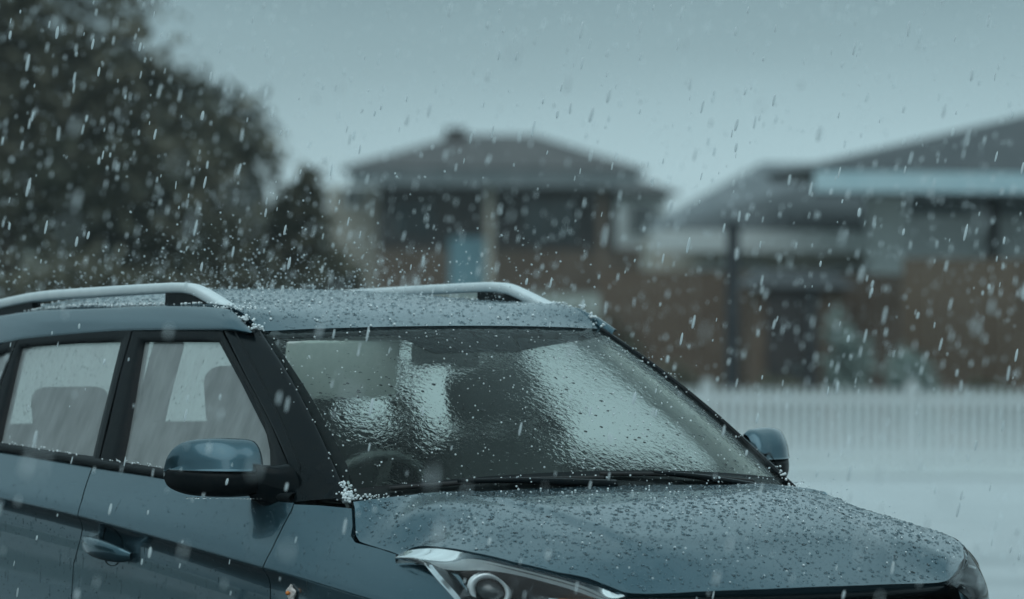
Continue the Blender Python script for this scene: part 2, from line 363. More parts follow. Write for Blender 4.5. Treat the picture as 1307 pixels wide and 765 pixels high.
def strip_ring(name, inner, outer, s, m, parent, d_in=0, d_out=0):
    """window frame: ring between two outlines with the same number of points, on the greenhouse side"""
    n = len(inner); V = []; F = []
    for ring, d in ((outer, d_out), (None, (d_in+d_out)/2-.002), (inner, d_in), (inner, d_in+.022)):
        for i in range(n):
            if ring is None: x, z = (np.array(inner[i])+np.array(outer[i]))/2
            else: x, z = ring[i]
            V.append((x, s*(float(Yg(x, z))-d), z))
    for r in range(3):
        for i in range(n): j = (i+1) % n; F.append((r*n+i, r*n+j, (r+1)*n+j, (r+1)*n+i))
    return mesh(name, V, F, m, parent, True)
def dense(poly, k=5):
    out = []
    for i in range(len(poly)):
        a = np.array(poly[i]); b = np.array(poly[(i+1) % len(poly)])
        for t in range(k): out.append(tuple(a+(b-a)*t/k))
    return out
FG = [(-2.533, 1.436), (-2.078, 1.447), (-1.925, 1.38), (-1.779, 1.308), (-1.65, 1.23), (-1.579, 1.169), (-1.504, 1.074), (-1.932, 1.085), (-2.399, 1.098), (-2.424, 1.177), (-2.462, 1.275)]
FF = [(-2.608, 1.465), (-2.079, 1.478), (-1.859, 1.365), (-1.726, 1.297), (-1.619, 1.241), (-1.425, 1.124), (-1.350, 1.040), (-1.913, 1.058), (-2.520, 1.078), (-2.545, 1.203), (-2.588, 1.349)]
RG = [(-2.667, 1.432), (-2.97, 1.42), (-3.321, 1.399), (-3.244, 1.176), (-3.221, 1.116), (-2.87, 1.111), (-2.586, 1.108), (-2.624, 1.269)]
RF = [(-2.618, 1.467), (-2.943, 1.45), (-3.352, 1.422), (-3.35, 1.173), (-3.36, 1.100), (-2.852, 1.087), (-2.527, 1.079), (-2.595, 1.349)]
QG = [(-3.385, 1.388), (-3.50, 1.366), (-3.62, 1.30), (-3.70, 1.20), (-3.66, 1.135), (-3.41, 1.128), (-3.40, 1.18), (-3.39, 1.28)]
QF = [(-3.360, 1.42), (-3.52, 1.397), (-3.68, 1.32), (-3.78, 1.20), (-3.72, 1.108), (-3.37, 1.104), (-3.36, 1.178), (-3.36, 1.30)]

for s in (-1, 1):
    # doors
    door = panel('front_door', xw(BELTF+ASHUT[1:]+BSHUT[::-1][:-1]), side(s), 'paint', car, frange(-2.48, -1.35, .06), WL)
    rdoor = panel('rear_door', xw(BELTR+BSHUT[1:]+[(-3.05, .36), (-3.12, .60), (-3.30, .76), (-3.42, .80)]), side(s), 'paint', car, frange(-3.4, -2.44, .06), WL)
    for d, G, Fm in ((door, FG, FF), (rdoor, RG, RF)):
        strip_ring('window_frame', dense(G), dense(Fm), s, 'matt_black', d, .006, 0)
        gl = panel('window', [(x, z) for x, z in dense(G, 3)], sidez(s, Yg, .014), 'fog_glass' if s < 0 else 'spray_glass', d, frange(-3.3, -1.4, .08), frange(1.1, 1.46, .08), inset=-.008, flange=0)
        # chrome-less belt moulding
        x0, x1 = (-2.50, (-1.36 if d is door else -3.36))
        xs = np.linspace(min(x0, x1), max(x0, x1), 14)
        C = [[(x, s*(float(Ys(x, zb(x)))+o), float(zb(x))+h) for x in xs] for o, h in ((-.004, -.002), (.007, .004), (.005, .019), (-.012, .024))]
        loft('belt_moulding', C, 14, 'matt_black', d, 2)
    panel('centre_pillar', [(-2.67, 1.468), (-2.555, 1.470), (-2.47, 1.085), (-2.575, 1.085)], sidez(s, Yg, .010), 'matt_black', car, [-2.55], frange(1.1, 1.45, .07), inset=0, flange=0)
    panel('pillar_backing', [(-2.15, 1.486), (-2.03, 1.486), (-1.83, 1.385), (-1.60, 1.262), (-1.40, 1.140), (-1.31, 1.035), (-1.40, 1.035), (-1.45, 1.10), (-1.655, 1.222), (-1.88, 1.342), (-2.09, 1.448)], sidez(s, Yg, .010), 'matt_black', car, frange(-2.1, -1.35, .1), frange(1.1, 1.45, .07), inset=0, flange=0)
    strip_ring('quarter_window_frame', dense(QG), dense(QF), s, 'matt_black', car, .006, 0)
    panel('quarter_window', dense(QG, 3), sidez(s, Yg, .014), 'fog_glass' if s < 0 else 'spray_glass', car, frange(-3.7, -3.3, .08), frange(1.14, 1.4, .08), inset=-.008, flange=0)
    # handles
    for d, hx, hz in ((door, -2.255, .868), (rdoor, -3.18, .905)):
        cup = []
        for r_, dep in ((1.0, .001), (.86, -.010), (.55, -.026), (.15, -.032)):
            row = []
            for q in np.linspace(0, 2*math.pi, 25)[:-1]:
                x = hx+.012+.062*r_*math.cos(q); z = hz+.006+.055*r_*math.sin(q); row.append((x, s*(float(Ys(x, z))+dep+.0015), z))
            cup.append(row)
        grid('handle_recess', np.array(cup), 'gloss_black', d, closed=True)
        bar = []
        for t in np.linspace(0, 1, 17):
            x = hx-.135+.275*t; z = hz+.012-.026*t; a = math.sin(math.pi*min(1, max(0, t)))**.45
            y = float(Ys(x, z))+.006+.030*a; hh = .010+.018*a; dd = .006+.010*a; row = []
            for q in np.linspace(0, 2*math.pi, 13)[:-1]:
                cx, sx = math.cos(q), math.sin(q)
                row.append((x, s*(y+dd*abs(cx)**.7*np.sign(cx)), z+hh*abs(sx)**.6*np.sign(sx)))
            bar.append(row)
        bar = np.array(bar); grid('handle', bar, 'paint', d, closed=True)
    # front fender: from the door shut line to the headlamp, over the wheel arch
    arch = [(-.84+.40*math.cos(a), .33+.40*math.sin(a)) for a in np.radians(np.linspace(8, 172, 22))]
    fend = [(-1.346, 1.039), (-1.24, 1.041), (-1.118, 1.039), (-1.065, .996), (-1.045, .972), (-1.01, .957), (-.893, .947), (-.778, .933),
            (-.60, .925), (-.545, .895), (-.468, .842), (-.43, .77), (-.42, .60)] + arch[4:] + [(-1.30, .36), (-1.345, .36)]+ASHUT[::-1][1:-1]
    fx = panel('front_fender', xw(fend), side(s), 'paint', car, frange(-1.33, -.42, .045), WL)
    rarch = [(-3.43+.40*math.cos(a), .34+.40*math.sin(a)) for a in np.radians(np.linspace(8, 172, 22))]
    rq = [(-3.42, float(zb(-3.42)))]+[(-3.42, .80), (-3.30, .76), (-3.12, .60), (-3.05, .36)]+rarch[1:]+[(-3.86, .36), (-4.05, .40), (-4.2, .55), (-4.22, .9), (-4.16, 1.09)]+[(x, float(zb(x))) for x in (-3.9, -3.7, -3.55)]
    panel('rear_quarter', xw(rq), side(s), 'paint', car, frange(-4.2, -3.1, .06), WL)
    # upper rear pillar
    panel('rear_pillar', [(-3.50, 1.405), (-3.67, 1.322), (-3.79, 1.20), (-3.73, 1.106), (-4.14, 1.095), (-4.06, 1.25), (-3.93, 1.40), (-3.80, 1.44)], sidez(s), 'paint', car, frange(-4.1, -3.5, .06), frange(1.12, 1.44, .06))
    # roof side rail panel between door frame and roof ditch
    low = [(-3.95, .560, 1.39), (-3.62, .600, 1.398), (-3.478, .620, 1.410), (-3.266, .626, 1.430), (-2.955, .626, 1.450), (-2.63, .626, 1.469), (-2.083, .626, 1.484), (-2.0, .618, 1.4825), (-1.945, .602, 1.477)]
    mid = [(-3.97, .548, 1.43), (-3.65, .586, 1.438), (-3.518, .602, 1.450), (-3.252, .607, 1.477), (-2.892, .607, 1.495), (-2.449, .607, 1.511), (-2.096, .607, 1.515), (-2.01, .605, 1.498), (-1.945, .598, 1.478)]
    top = [(-4.0, .530, 1.455), (-3.70, .560, 1.478), (-3.585, .570, 1.489), (-3.317, .575, 1.511), (-2.955, .575, 1.525), (-2.51, .575, 1.541), (-2.155, .575, 1.541), (-2.06, .578, 1.519), (-1.945, .594, 1.4775)]
    inn = [(p[0], p[1]-.012, p[2]-.022) for p in top]
    S = lambda c: [(p[0], s*p[1], p[2]) for p in c]
    loft('roof_side', [S([(p[0], p[1]-.01, p[2]-.006) for p in low]), S(low), S(mid), S(top), S(inn)], 60, 'paint', car, 5)

# roof -------------------------------------------------------------
HDR = [(-1.87-.1*(y/.56)**2, y, 1.494-.0145*(y/.56)**2) for y in np.linspace(-.555, .555, 15)]
rp = [(x, y, z) for x, y, z in HDR if y >= 0]
rp += [(-2.109, .575, 1.538), (-2.463, .575, 1.541), (-2.906, .575, 1.526), (-3.267, .575, 1.512), (-3.533, .572, 1.490), (-3.98, .54, 1.44), (-2.02, .568, 1.507)]
rp += [(-2.05, 0, 1.533), (-2.25, 0, 1.556), (-2.5, 0, 1.572), (-2.9, 0, 1.578), (-3.3, 0, 1.568), (-3.7, 0, 1.54), (-4.05, 0, 1.485)]
rp += [(-2.3, .35, 1.554), (-2.6, .35, 1.565), (-3.0, .35, 1.564), (-3.4, .35, 1.548), (-3.75, .35, 1.515)]
RP = np.array(rp+[(x, -y, z) for x, y, z in rp if y > 0])
roof_z = tps(RP[:, :2], RP[:, 2], 1e-5)
hmap = lambda f, d=0: (lambda a, b: np.stack([a, b, f(a, b)-d], -1))
ry = [(-2.03, .560), (-2.12, .562), (-2.463, .563), (-2.906, .563), (-3.267, .563), (-3.533, .558), (-3.99, .52)]
roofpoly = [(x, y) for x, y, z in HDR]+ry+[(-4.05, .3), (-4.06, 0), (-4.05, -.3)]+[(x, -y) for x, y in ry[::-1]]
roof = panel('roof', roofpoly, hmap(roof_z), 'paint', car, frange(-4.0, -1.9, .06), frange(-.56, .56, .07), inset=.003, flange=.03)
panel('headliner', [(x*.985-.04, y*.97) for x, y in roofpoly], hmap(roof_z, .045), 'pale_trim', car, frange(-4.0, -1.95, .2), frange(-.5, .5, .2), flange=0)

# hood -------------------------------------------------------------
HE = [(a, float(Ys(a, c))-.001, c) for a, c in ((-1.112, 1.037), (-1.062, .996), (-1.03, .970), (-1.0, .957), (-.95, .951), (-.893, .946), (-.83, .940), (-.778, .934))]
hp = [(-1.13, .74, 1.056), (-1.085, .6, 1.070), (-1.038, .4, 1.079), (-1.009, .2, 1.084), (-1.0, 0, 1.086),
      (-.18, .5, .874), (-.133, .4, .869), (-.071, .2, .874), (-.05, 0, .876),
      (-.74, .80, .958), (-.62, .78, .969), (-.5, .75, .962), (-.38, .70, .943), (-.28, .63, .919), (-.2, .55, .893),
      *HE,
      (-.9, .70, 1.026), (-.7, .675, 1.006), (-.5, .63, .985), (-.35, .57, .960), (-.25, .5, .932)]
cxs = [-.85, -.7, -.55, -.4, -.25, -.13]; cls = [1.072, 1.058, 1.037, 1.005, .960, .912]
hp += [(x, 0, z) for x, z in zip(cxs, cls)]+[(x, .3, z-.004) for x, z in list(zip(cxs, cls))[:-1]]
HP = np.array(hp+[(x, -y, z) for x, y, z in hp if y > 0]); hood0 = tps(HP[:, :2], HP[:, 2], np.where(np.isin(np.round(HP[:, 2], 6), np.round([c for a, b, c in HE]+[1.056, 1.070, 1.079, 1.084, 1.086], 6)), 1e-4, 6e-4))
def hood_z(x, y):
    ay = np.abs(y); line = .47-.13*np.clip((x+1.05)/.85, 0, 1)
    dome = .0085*(1-sm(0, .045, ay-line))*sm(-.12, -.4, x)*sm(-1.02, -.85, x)        # raised centre panel with a pressed edge
    return hood0(x, y)+dome-.004*sm(-.12, -.4, x)*sm(-1.02, -.85, x)
hedge = [(-1.13, .74)]+[(a, b) for a, b, c in HE]+[(-.74, .803), (-.68, .792), (-.62, .78), (-.5, .75), (-.38, .70), (-.28, .63), (-.2, .55), (-.172, .5)]
hoodpoly = [(-1.0-.13*(y/.74)**2, y) for y in np.linspace(-.74, .74, 17)]+hedge[1:]+[(-.05-.123*(y/.5)**2, y) for y in np.linspace(.45, -.45, 13)]+[(x, -y) for x, y in hedge[::-1]][:-1]
hood = panel('hood', hoodpoly, hmap(hood_z), 'paint', car, frange(-1.1, -.06, .03), frange(-.81, .81, .03), inset=.003, flange=.022)

# windscreen -------------------------------------------------------
def ws(u, v, d=0):
    u = np.asarray(u, float); v = np.asarray(v, float)
    b = np.stack([-1.06-.165*u**2, .707*u, 1.113-.045*u**2], -1); t = np.stack([-1.87-.1*u**2, .56*u, 1.493-.0145*u**2], -1)
    k = 4*v*(1-v)
    return b+(t-b)*v[..., None]+np.stack([.012*k, 0*k, .021*k], -1)-d*np.stack([.43+0*u, .22*u, .87+0*u], -1)
U, Vv = np.meshgrid(np.linspace(-1, 1, 41), np.linspace(-.09, 1, 31), indexing='ij')
screen = grid('windscreen', ws(U, Vv), 'screen', car)
inner = ws(U, Vv, .006)
# closed slab: rim joins outer and inner faces
def slab(o, G1, G2, m2):
    nu, nv = G1.shape[:2]; V = np.vstack([G1.reshape(-1, 3), G2.reshape(-1, 3)]); F = []; n = nu*nv
    for i in range(nu-1):
        for j in range(nv-1):
            q = (i*nv+j, (i+1)*nv+j, (i+1)*nv+j+1, i*nv+j+1); F.append(q[::-1] if False else q); F.append(tuple(n+k for k in q[::-1]))
    nf = len(F)
    rim = [i*nv for i in range(nu)]+[(nu-1)*nv+j for j in range(1, nv)]+[i*nv+nv-1 for i in range(nu-2, -1, -1)]+[j for j in range(nv-2, 0, -1)]
    for a, b in zip(rim, rim[1:]+rim[:1]): F.append((b, a, a+n, b+n))
    me = bpy.data.meshes.new('windscreen'); me.from_pydata([tuple(v) for v in V], [], F); me.materials.append(o.data.materials[0]); me.materials.append(M[m2])
    for k, p in enumerate(me.polygons):
        p.use_smooth = k < nf; p.material_index = 1 if (k >= nf or k % 2 == 1) else 0
    bm = bmesh.new(); bm.from_mesh(me); bmesh.ops.recalc_face_normals(bm, faces=bm.faces[:]); bm.to_mesh(me); bm.free()
    o.data = me
slab(screen, ws(U, Vv), inner, 'inner_glass')
wsm = lambda a, b: ws(a, b, .003)
def frit(poly): panel('black_border', poly, wsm, 'matt_black', screen, frange(-1, 1, .1), frange(0, 1, .1), inset=0, flange=0)
frit([(-1, .945), (-.42, .945), (-.36, .93), (-.31, .86), (-.275, .80), (-.255, .79), (.205, .79), (.226, .80), (.30, .945), (1, .955), (1, 1), (-1, 1)])
frit([(-1, .03), (-.965, .075), (-.95, .12), (-.955, .5), (-.965, .944), (-1, .944)])
frit([(1, .03), (.965, .075), (.95, .12), (.955, .5), (.965, .954), (1, .954)])
frit([(-1, -.09), (1, -.09), (1, .029), (.9, .01), (0, .012), (-.9, .01), (-1, .029)])
# A pillars
for s in (-1, 1):
    lo = [(x, s*float(Yg(x, z)), z) for x, z in ((-2.066, 1.480), (-1.859, 1.368), (-1.726, 1.300), (-1.619, 1.244), (-1.425, 1.128), (-1.352, 1.042))]
    hi = [tuple(ws(np.array(s*1.0), np.array(v))) for v in (1.0, .75, .55, .35, .12, -.02)]
    hi[-1] = (-1.19, s*.715, 1.052)
    mid_ = [tuple((np.array(a)+np.array(b))/2+np.array([.006, s*.004, .006])) for a, b in zip(lo, hi)]
    hin = [tuple(np.array(b)+np.array([-.006, -s*.004, -.010])) for b in hi]
    lin = [tuple(np.array(b)+np.array([-.008, -s*.02, -.008])) for b in lo]
    hi2 = [tuple(np.array(b)+np.array([.003, s*.002, .006])) for b in hi]
    loft('windscreen_pillar', [lin, lo, mid_, hi2, hin], 30, 'gloss_black', car, 4)
    loft('pillar_trim', [[tuple(np.array(ws(np.array(s*a), np.array(v), .03))+np.array([-dx, 0, 0])) for v in (-.02, .25, .5, .75, 1)] for a, dx in ((1.0, 0), (.962, .0), (.945, .10), (.965, .20))], 20, 'pale_trim', car, 3)
# cowl and wipers
cw = [[tuple(ws(np.array(u), np.array(v), d)) for u in np.linspace(-1, 1, 21)] for v, d in ((.018, -.002), (-.03, .004))]
cw.append([(-1.0-.13*u*u, .725*u, 1.074-.040*u*u) for u in np.linspace(-1, 1, 21)])
cw.append([(-.96-.13*u*u, .72*u, 1.03-.04*u*u) for u in np.linspace(-1, 1, 21)])
cowl = loft('cowl', cw, 60, 'matt_black', car, 3)
for y0, y1 in ((-.60, -.02), (-.02, .52)):
    w = empty('wiper', parent=car)
    a = lambda y, v, d: tuple(ws(np.array(y/.707), np.array(v), d))
    tube('wiper_blade', [a(y0, -.012, -.010), a((y0+y1)/2, -.022, -.012), a(y1, -.030, -.008)], .006, 'rubber', w, 8)
    tube('wiper_arm', [a(y0+.17, -.014, -.014), a((y0+y1)/2+.06, -.036, -.014), a(y1+.02, -.07, -.010)], [.006, .009, .014], 'gloss_black', w, 8)

# roof rails -------------------------------------------------------
for s in (-1, 1):
    path = [(-3.93, .50, 1.475), (-3.80, .507, 1.505), (-3.70, .512, 1.520), (-3.43, .519, 1.548), (-3.167, .522, 1.563), (-2.665, .524, 1.586), (-2.50, .524, 1.591), (-2.42, .525, 1.588), (-2.352, .526, 1.575), (-2.235, .530, 1.546), (-2.15, .535, 1.528), (-2.10, .54, 1.520)]
    P = crv([(x, s*y, z) for x, y, z in path], 70); T = np.gradient(P, axis=0); T /= np.linalg.norm(T, axis=1)[:, None]; G = []
    for i, (p, t) in enumerate(zip(P, T)):
        k = i/69; wd = .021; ht = .0155*(1-.25*sm(.9, 1, k)-.25*(1-sm(0, .1, k)))
        a = np.cross(t, (0, 0, 1)); a /= np.linalg.norm(a); b = np.cross(a, t); row = []
        for q in np.linspace(0, 2*math.pi, 17)[:-1]:
            cq, sq = math.cos(q), math.sin(q)
            row.append(p+a*wd*abs(cq)**.6*np.sign(cq)+b*ht*abs(sq)**.6*np.sign(sq))
        G.append(row)
    rail = grid('roof_rail', np.array(G), 'silver', car, closed=True)
    for xa, xb in ((-2.575, -2.27), (-3.80, -3.45), (-3.05, -2.99)):
        if xa == -3.05: continue
        xs = np.linspace(xa, xb, 10); V = []; F = []
        for x in xs:
            zt = float(np.interp(x, P[:, 0], P[:, 2]))-.008; yt = float(np.interp(x, P[:, 0], abs(P[:, 1]))); zr = float(roof_z(np.array(x), np.array(yt)))-.01
            for y_, z_ in ((-.017, zr), (-.013, zt), (.013, zt), (.017, zr)): V.append((x, s*(yt+y_), max(z_, zr)))
        for i in range(9):
            for k in range(4): F.append((i*4+k, i*4+(k+1) % 4, (i+1)*4+(k+1) % 4, (i+1)*4+k))
        F += [(0, 1, 2, 3), (36, 37, 38, 39)]
        mesh('rail_foot', V, F, 'matt_black', rail)

# door mirrors -----------------------------------------------------
def mirror(s):
    r = empty('door_mirror', parent=car)
    # housing cross-sections run outboard; each is a rounded D in the x-z plane
    secs = [(-.792, -1.53, .060, 1.058, 1.188), (-.812, -1.53, .084, 1.050, 1.200), (-.86, -1.545, .092, 1.046, 1.204), (-.92, -1.560, .090, 1.046, 1.204), (-.975, -1.60, .080, 1.050, 1.197), (-1.005, -1.632, .066, 1.060, 1.181), (-1.022, -1.655, .044, 1.074, 1.152), (-1.028, -1.668, .012, 1.098, 1.116)]
    C = crv([(a, b, c, d, e_) for a, b, c, d, e_ in [(-.80+(y_+.80)*.86, x_-.018, d_, z0_, z1_) for y_, x_, d_, z0_, z1_ in secs]], 26)
    up = []; dn = []; split = 1.118
    for y, x, dep, z0, z1 in C:
        rowu = []; rowd = []; zm = min(max(split, z0+.004), z1-.004)
        for q in np.linspace(0, math.pi, 19):     # front-facing half oval: from rear top over the front to rear bottom
            c, sn = math.cos(q), math.sin(q); cz = (z0+z1)/2; hz = (z1-z0)/2
            px = x-.02+dep*abs(sn)**.75*(1.12-.25*(1+c)); pz = cz+hz*abs(c)**.72*np.sign(c)
            rowu.append((px, s*-y, max(pz, zm))); rowd.append((px-.003, s*-y, min(pz, zm-.003)))
        up.append(rowu); dn.append(rowd)
    grid('mirror_cap', np.array(up), 'paint', r); grid('lower_shell', np.array(dn), 'matt_black', r)
    # rear face with the glass
    back = []
    for k in (1, .0):
        back.append([(x-.022, s*-y, (z0+z1)/2+((z1-z0)/2)*(1 if k else -1)*.98) for y, x, dep, z0, z1 in C])
    loft('mirror_glass', back, 24, 'chrome', r, 2)
    # foot
    loft('mirror_foot', [[(-1.50+.03*math.cos(q), s*.835, 1.09+.05*math.sin(q)) for q in np.linspace(0, 2*math.pi, 14)], [(-1.462+.055*math.cos(q), s*.80, 1.075+.060*math.sin(q)) for q in np.linspace(0, 2*math.pi, 14)], [(-1.43+.075*math.cos(q), s*.772, 1.075+.065*math.sin(q)) for q in np.linspace(0, 2*math.pi, 14)]], 20, 'gloss_black', r, 3)
    return r
mirror(-1); mirror(1)

# headlamps --------------------------------------------------------
for s in (-1, 1):
    hl = empty('headlight', parent=car); S = lambda c: [(p[0], s*p[1], p[2]) for p in c]
    topc = [(-.772, .817, .930), (-.73, .806, .950), (-.62, .786, .962), (-.5, .756, .955), (-.38, .706, .936), (-.28, .636, .912), (-.205, .556, .885), (-.183, .502, .868)]
    botc = [(-.768, .818, .928), (-.60, .828, .922), (-.54, .826, .893), (-.462, .812, .840), (-.40, .785, .775), (-.25, .690, .760), (-.15, .575, .80), (-.15, .505, .85)]
    mid_ = [tuple((np.array(a)+np.array(b))/2+np.array([.020, .012, .004])) for a, b in zip(topc, botc)]
    loft('lens', [S(topc), S(mid_), S(botc)], 40, 'clear', hl, 6)
    bowl = [tuple((np.array(a)+np.array(b))/2+np.array([-.09, -.075, -.01])*w) for a, b, w in zip(topc, botc, (.05, .3, .8, 1, 1, 1, .8, .3))]
    dn = lambda c, e: [(p[0]-.006, p[1]-.006, p[2]+e) for p in c]
    loft('bowl', [S(dn(topc, -.012)), S(bowl), S(dn(botc, .010))], 40, 'bowl', hl, 5)
    # silver upper brow inside the lens
    loft('brow', [S([(p[0]-.004, p[1]-.004, p[2]-.007) for p in topc]), S([(p[0]-.012, p[1]-.012, p[2]-.016-.012*w) for p, w in zip(topc, (0, 1.3, 1.9, 1.1, .6, .5, .4, .3))])], 40, 'silver', hl, 2)
    # pale strip down the outer edge
    loft('side_strip', [S([(-.615, .822, .925), (-.565, .822, .897), (-.49, .808, .845), (-.425, .785, .785)]), S([(-.593, .815, .926), (-.545, .815, .899), (-.468, .800, .845), (-.405, .776, .785)])], 16, 'chrome', hl, 2)
    # projector and small reflector
    d = np.array([.86, s*.48, -.02]); d /= np.linalg.norm(d)
    def barrel(name, c, prof, m):
        a = np.cross(d, (0, 0, 1)); a /= np.linalg.norm(a); b = np.cross(a, d)
        G = np.array([[c+d*l+(a*math.cos(q)+b*math.sin(q))*r_ for q in np.linspace(0, 2*math.pi, 29)[:-1]] for l, r_ in prof])
        return grid(name, G, m, hl, closed=True)
    c0 = np.array([-.515, s*.700, .868])
    barrel('projector_ring', c0, [(-.02, .056), (.012, .060), (.020, .058), (.021, .053), (.030, .053), (.046, .052), (.052, .047), (.046, .040), (.02, .037)], 'lamp_white')
    barrel('projector', c0, [(.012, .038), (.022, .034), (.032, .025), (.038, .013), (.040, .001)], 'optic')
    c1 = np.array([-.41, s*.632, .862]); barrel('reflector', c1, [(.03, .034), (.015, .031), (-.005, .022), (-.015, .008), (-.016, .001)], 'chrome')
    loft('indicator', [S([(-.335, .60, .873), (-.24, .545, .86)]), S([(-.325, .60, .83), (-.235, .545, .825)])], 6, 'lens_amber', hl, 2)
    loft('indicator_rim', [S([(-.365, .615, .883), (-.34, .60, .878)]), S([(-.355, .615, .825), (-.33, .60, .83)])], 6, 'chrome', hl, 2)

# nose: grille, bumper, tail, floor -------------------------------
gr = empty('grille', parent=car)
yy = np.linspace(-.50, .50, 21); fx0 = lambda y: -.05-.123*(y/.5)**2
loft('grille_frame', [[(fx0(y)-.02, y, .862) for y in yy], [(fx0(y)-.004, y, .852) for y in yy], [(fx0(y)-.012, y, .835) for y in yy], [(fx0(y)-.05, y, .832) for y in yy]], 40, 'gloss_black', gr, 3)
for z in (.81, .77, .73, .69):
    loft('slat', [[(fx0(y)-.045, y, z+.010) for y in yy*.94], [(fx0(y)-.022, y, z) for y in yy*.94], [(fx0(y)-.045, y, z-.012) for y in yy*.94]], 24, 'gloss_black', gr, 3)
loft('grille_back', [[(fx0(y)-.08, y, .86) for y in yy], [(fx0(y)-.08, y, .62) for y in yy]], 24, 'matt_black', gr, 2)
nb = []
for z, k in ((.66, .035), (.60, .06), (.52, .065), (.42, .05), (.34, .01), (.28, -.04)):
    nb.append([(x+k, y, z) for x, y in ((-.44, -.815), (-.33, -.765), (-.21, -.68), (-.14, -.56), (-.09, -.35), (-.07, 0), (-.09, .35), (-.14, .56), (-.21, .68), (-.33, .765), (-.44, .815))])
loft('front_bumper', nb, 50, 'paint', car, 3)
for s in (-1, 1):
    loft('bumper_cheek', [[(-.44, s*.815, .66), (-.33, s*.765, .66), (-.21, s*.68, .66), (-.13, s*.53, .66)], [(-.41, s*.80, .76), (-.29, s*.725, .745), (-.19, s*.62, .75), (-.14, s*.52, .80)], [(-.40, s*.785, .775), (-.25, s*.69, .76), (-.16, s*.59, .79), (-.145, s*.51, .845)]], 16, 'paint', car, 4)
tg = []
for z, x in ((1.46, -4.03), (1.38, -4.10), (1.2, -4.17), (1.08, -4.22), (.9, -4.25), (.7, -4.27), (.5, -4.26), (.34, -4.18)):
    hw = float(np.interp(z, [.3, 1.05, 1.5], [.82, .80, .55])); tg.append([(x+.14*abs(t)**3, hw*t, z) for t in np.linspace(-1, 1, 9)])
tgt = loft('tailgate', tg[3:5], 30, 'paint', car, 3)
def tgs(z, t):
    x = float(np.interp(z, [1.08, 1.2, 1.38, 1.46], [-4.22, -4.17, -4.10, -4.03])); hw = float(np.interp(z, [1.05, 1.5], [.80, .55])); return (x+.14*abs(t)**3, hw*t, z)
loft('rear_window', [[tgs(z, t) for t in np.linspace(-.86, .86, 9)] for z in (1.42, 1.3, 1.13)], 24, 'spray_glass', tgt, 3)
loft('window_frame', [[tgs(z, t) for t in np.linspace(-1, 1, 9)] for z in (1.46, 1.42)], 24, 'paint', tgt, 2); loft('window_frame', [[tgs(z, t) for t in np.linspace(-1, 1, 9)] for z in (1.13, 1.08)], 24, 'paint', tgt, 2)
for s in (-1, 1): loft('window_frame', [[tgs(z, s*t) for z in (1.42, 1.3, 1.13)] for t in (.86, 1)], 12, 'paint', tgt, 2); loft('rear_bumper', tg[4:], 30, 'matt_black', car, 3)
rbox('floor_pan', (3.6, 1.5, .12), (-2.2, 0, .34), 'matt_black', car, r=.03)
rbox('engine_bay', (.62, 1.15, .5), (-.72, 0, .62), 'matt_black', car, r=.05)
for s in (-1, 1):
    loft('sill', [[(x, s*float(Ys(x, .37))-s*.01, .40) for x in (-3.05, -2.2, -1.3)], [(x, s*float(Ys(x, .36))+s*.012, .34) for x in (-3.05, -2.2, -1.3)], [(x, s*.80, .24) for x in (-3.05, -2.2, -1.3)]], 20, 'matt_black', car, 3)
    for wx in (-.84, -3.43):
        w = empty('wheel', (wx, s*.79, .335), parent=car)
        def lathe(name, prof, m):
            G = np.array([[(r_*math.cos(q), s*y_, r_*math.sin(q)) for q in np.linspace(0, 2*math.pi, 41)[:-1]] for y_, r_ in prof]); return grid(name, G, m, w, closed=True)
        lathe('tyre', [(-.10, .22), (-.105, .28), (-.09, .32), (-.05, .335), (.05, .335), (.09, .32), (.105, .28), (.10, .22)], 'rubber')
        lathe('rim', [(.10, .222), (.085, .21), (.03, .20), (.02, .06), (.05, .05), (.05, .001)], 'silver')
        lathe('arch_liner', [(-.25, .39), (.02, .392), (.06, .398)], 'matt_black')

# cabin ------------------------------------------------------------
loft('dashboard', [[(-1.12-.12*u*u, .68*u, 1.065-.03*u*u) for u in np.linspace(-1, 1, 9)], [(-1.35, .70*u, 1.045) for u in np.linspace(-1, 1, 9)], [(-1.58, .72*u, 1.03+.03*math.exp(-((u+.5)/.22)**2)) for u in np.linspace(-1, 1, 9)], [(-1.66, .72*u, .96) for u in np.linspace(-1, 1, 9)], [(-1.55, .72*u, .6) for u in np.linspace(-1, 1, 9)]], 40, 'dash', car, 4)
for y in (-.36, .36):
    st = empty('front_seat', (-2.06 if y < 0 else -1.92, y, .4), parent=car)
    rbox('cushion', (.52, .52, .18), (.10, 0, .12), 'dark_cloth', st, r=.06)
    rbox('backrest', (.15, .52, .66), (-.20, 0, .46), 'dark_cloth', st, (0, -.28, 0), r=.055, taper=.22)
    rbox('headrest', (.10, .27, .19), (-.335, 0, .875), 'dark_cloth', st, (0, -.15, 0), r=.045)
    for k in (-.06, .06): tube('headrest_post', [(-.31, k, .74), (-.33, k, .83)], .007, 'chrome', st, 8)
rb = empty('rear_seat', (-3.05, 0, .4), parent=car)
rbox('cushion', (.5, 1.24, .2), (.05, 0, .12), 'dark_cloth', rb, r=.06)
rbox('backrest', (.16, 1.26, .60), (-.28, 0, .46), 'dark_cloth', rb, (0, -.3, 0), r=.05)
for k in (-.40, .40): rbox('headrest', (.09, .25, .15), (-.40, k, .80), 'dark_cloth', rb, (0, -.2, 0), r=.04)
swh = empty('steering_wheel', (-1.70, -.36, .98), parent=car); swh.rotation_euler = (0, math.radians(-65), 0)
tube('wheel_rim', [(.185*math.cos(q), .185*math.sin(q), 0) for q in np.linspace(0, 2*math.pi, 25)], .015, 'dash', swh, 8, n=49, caps=False)
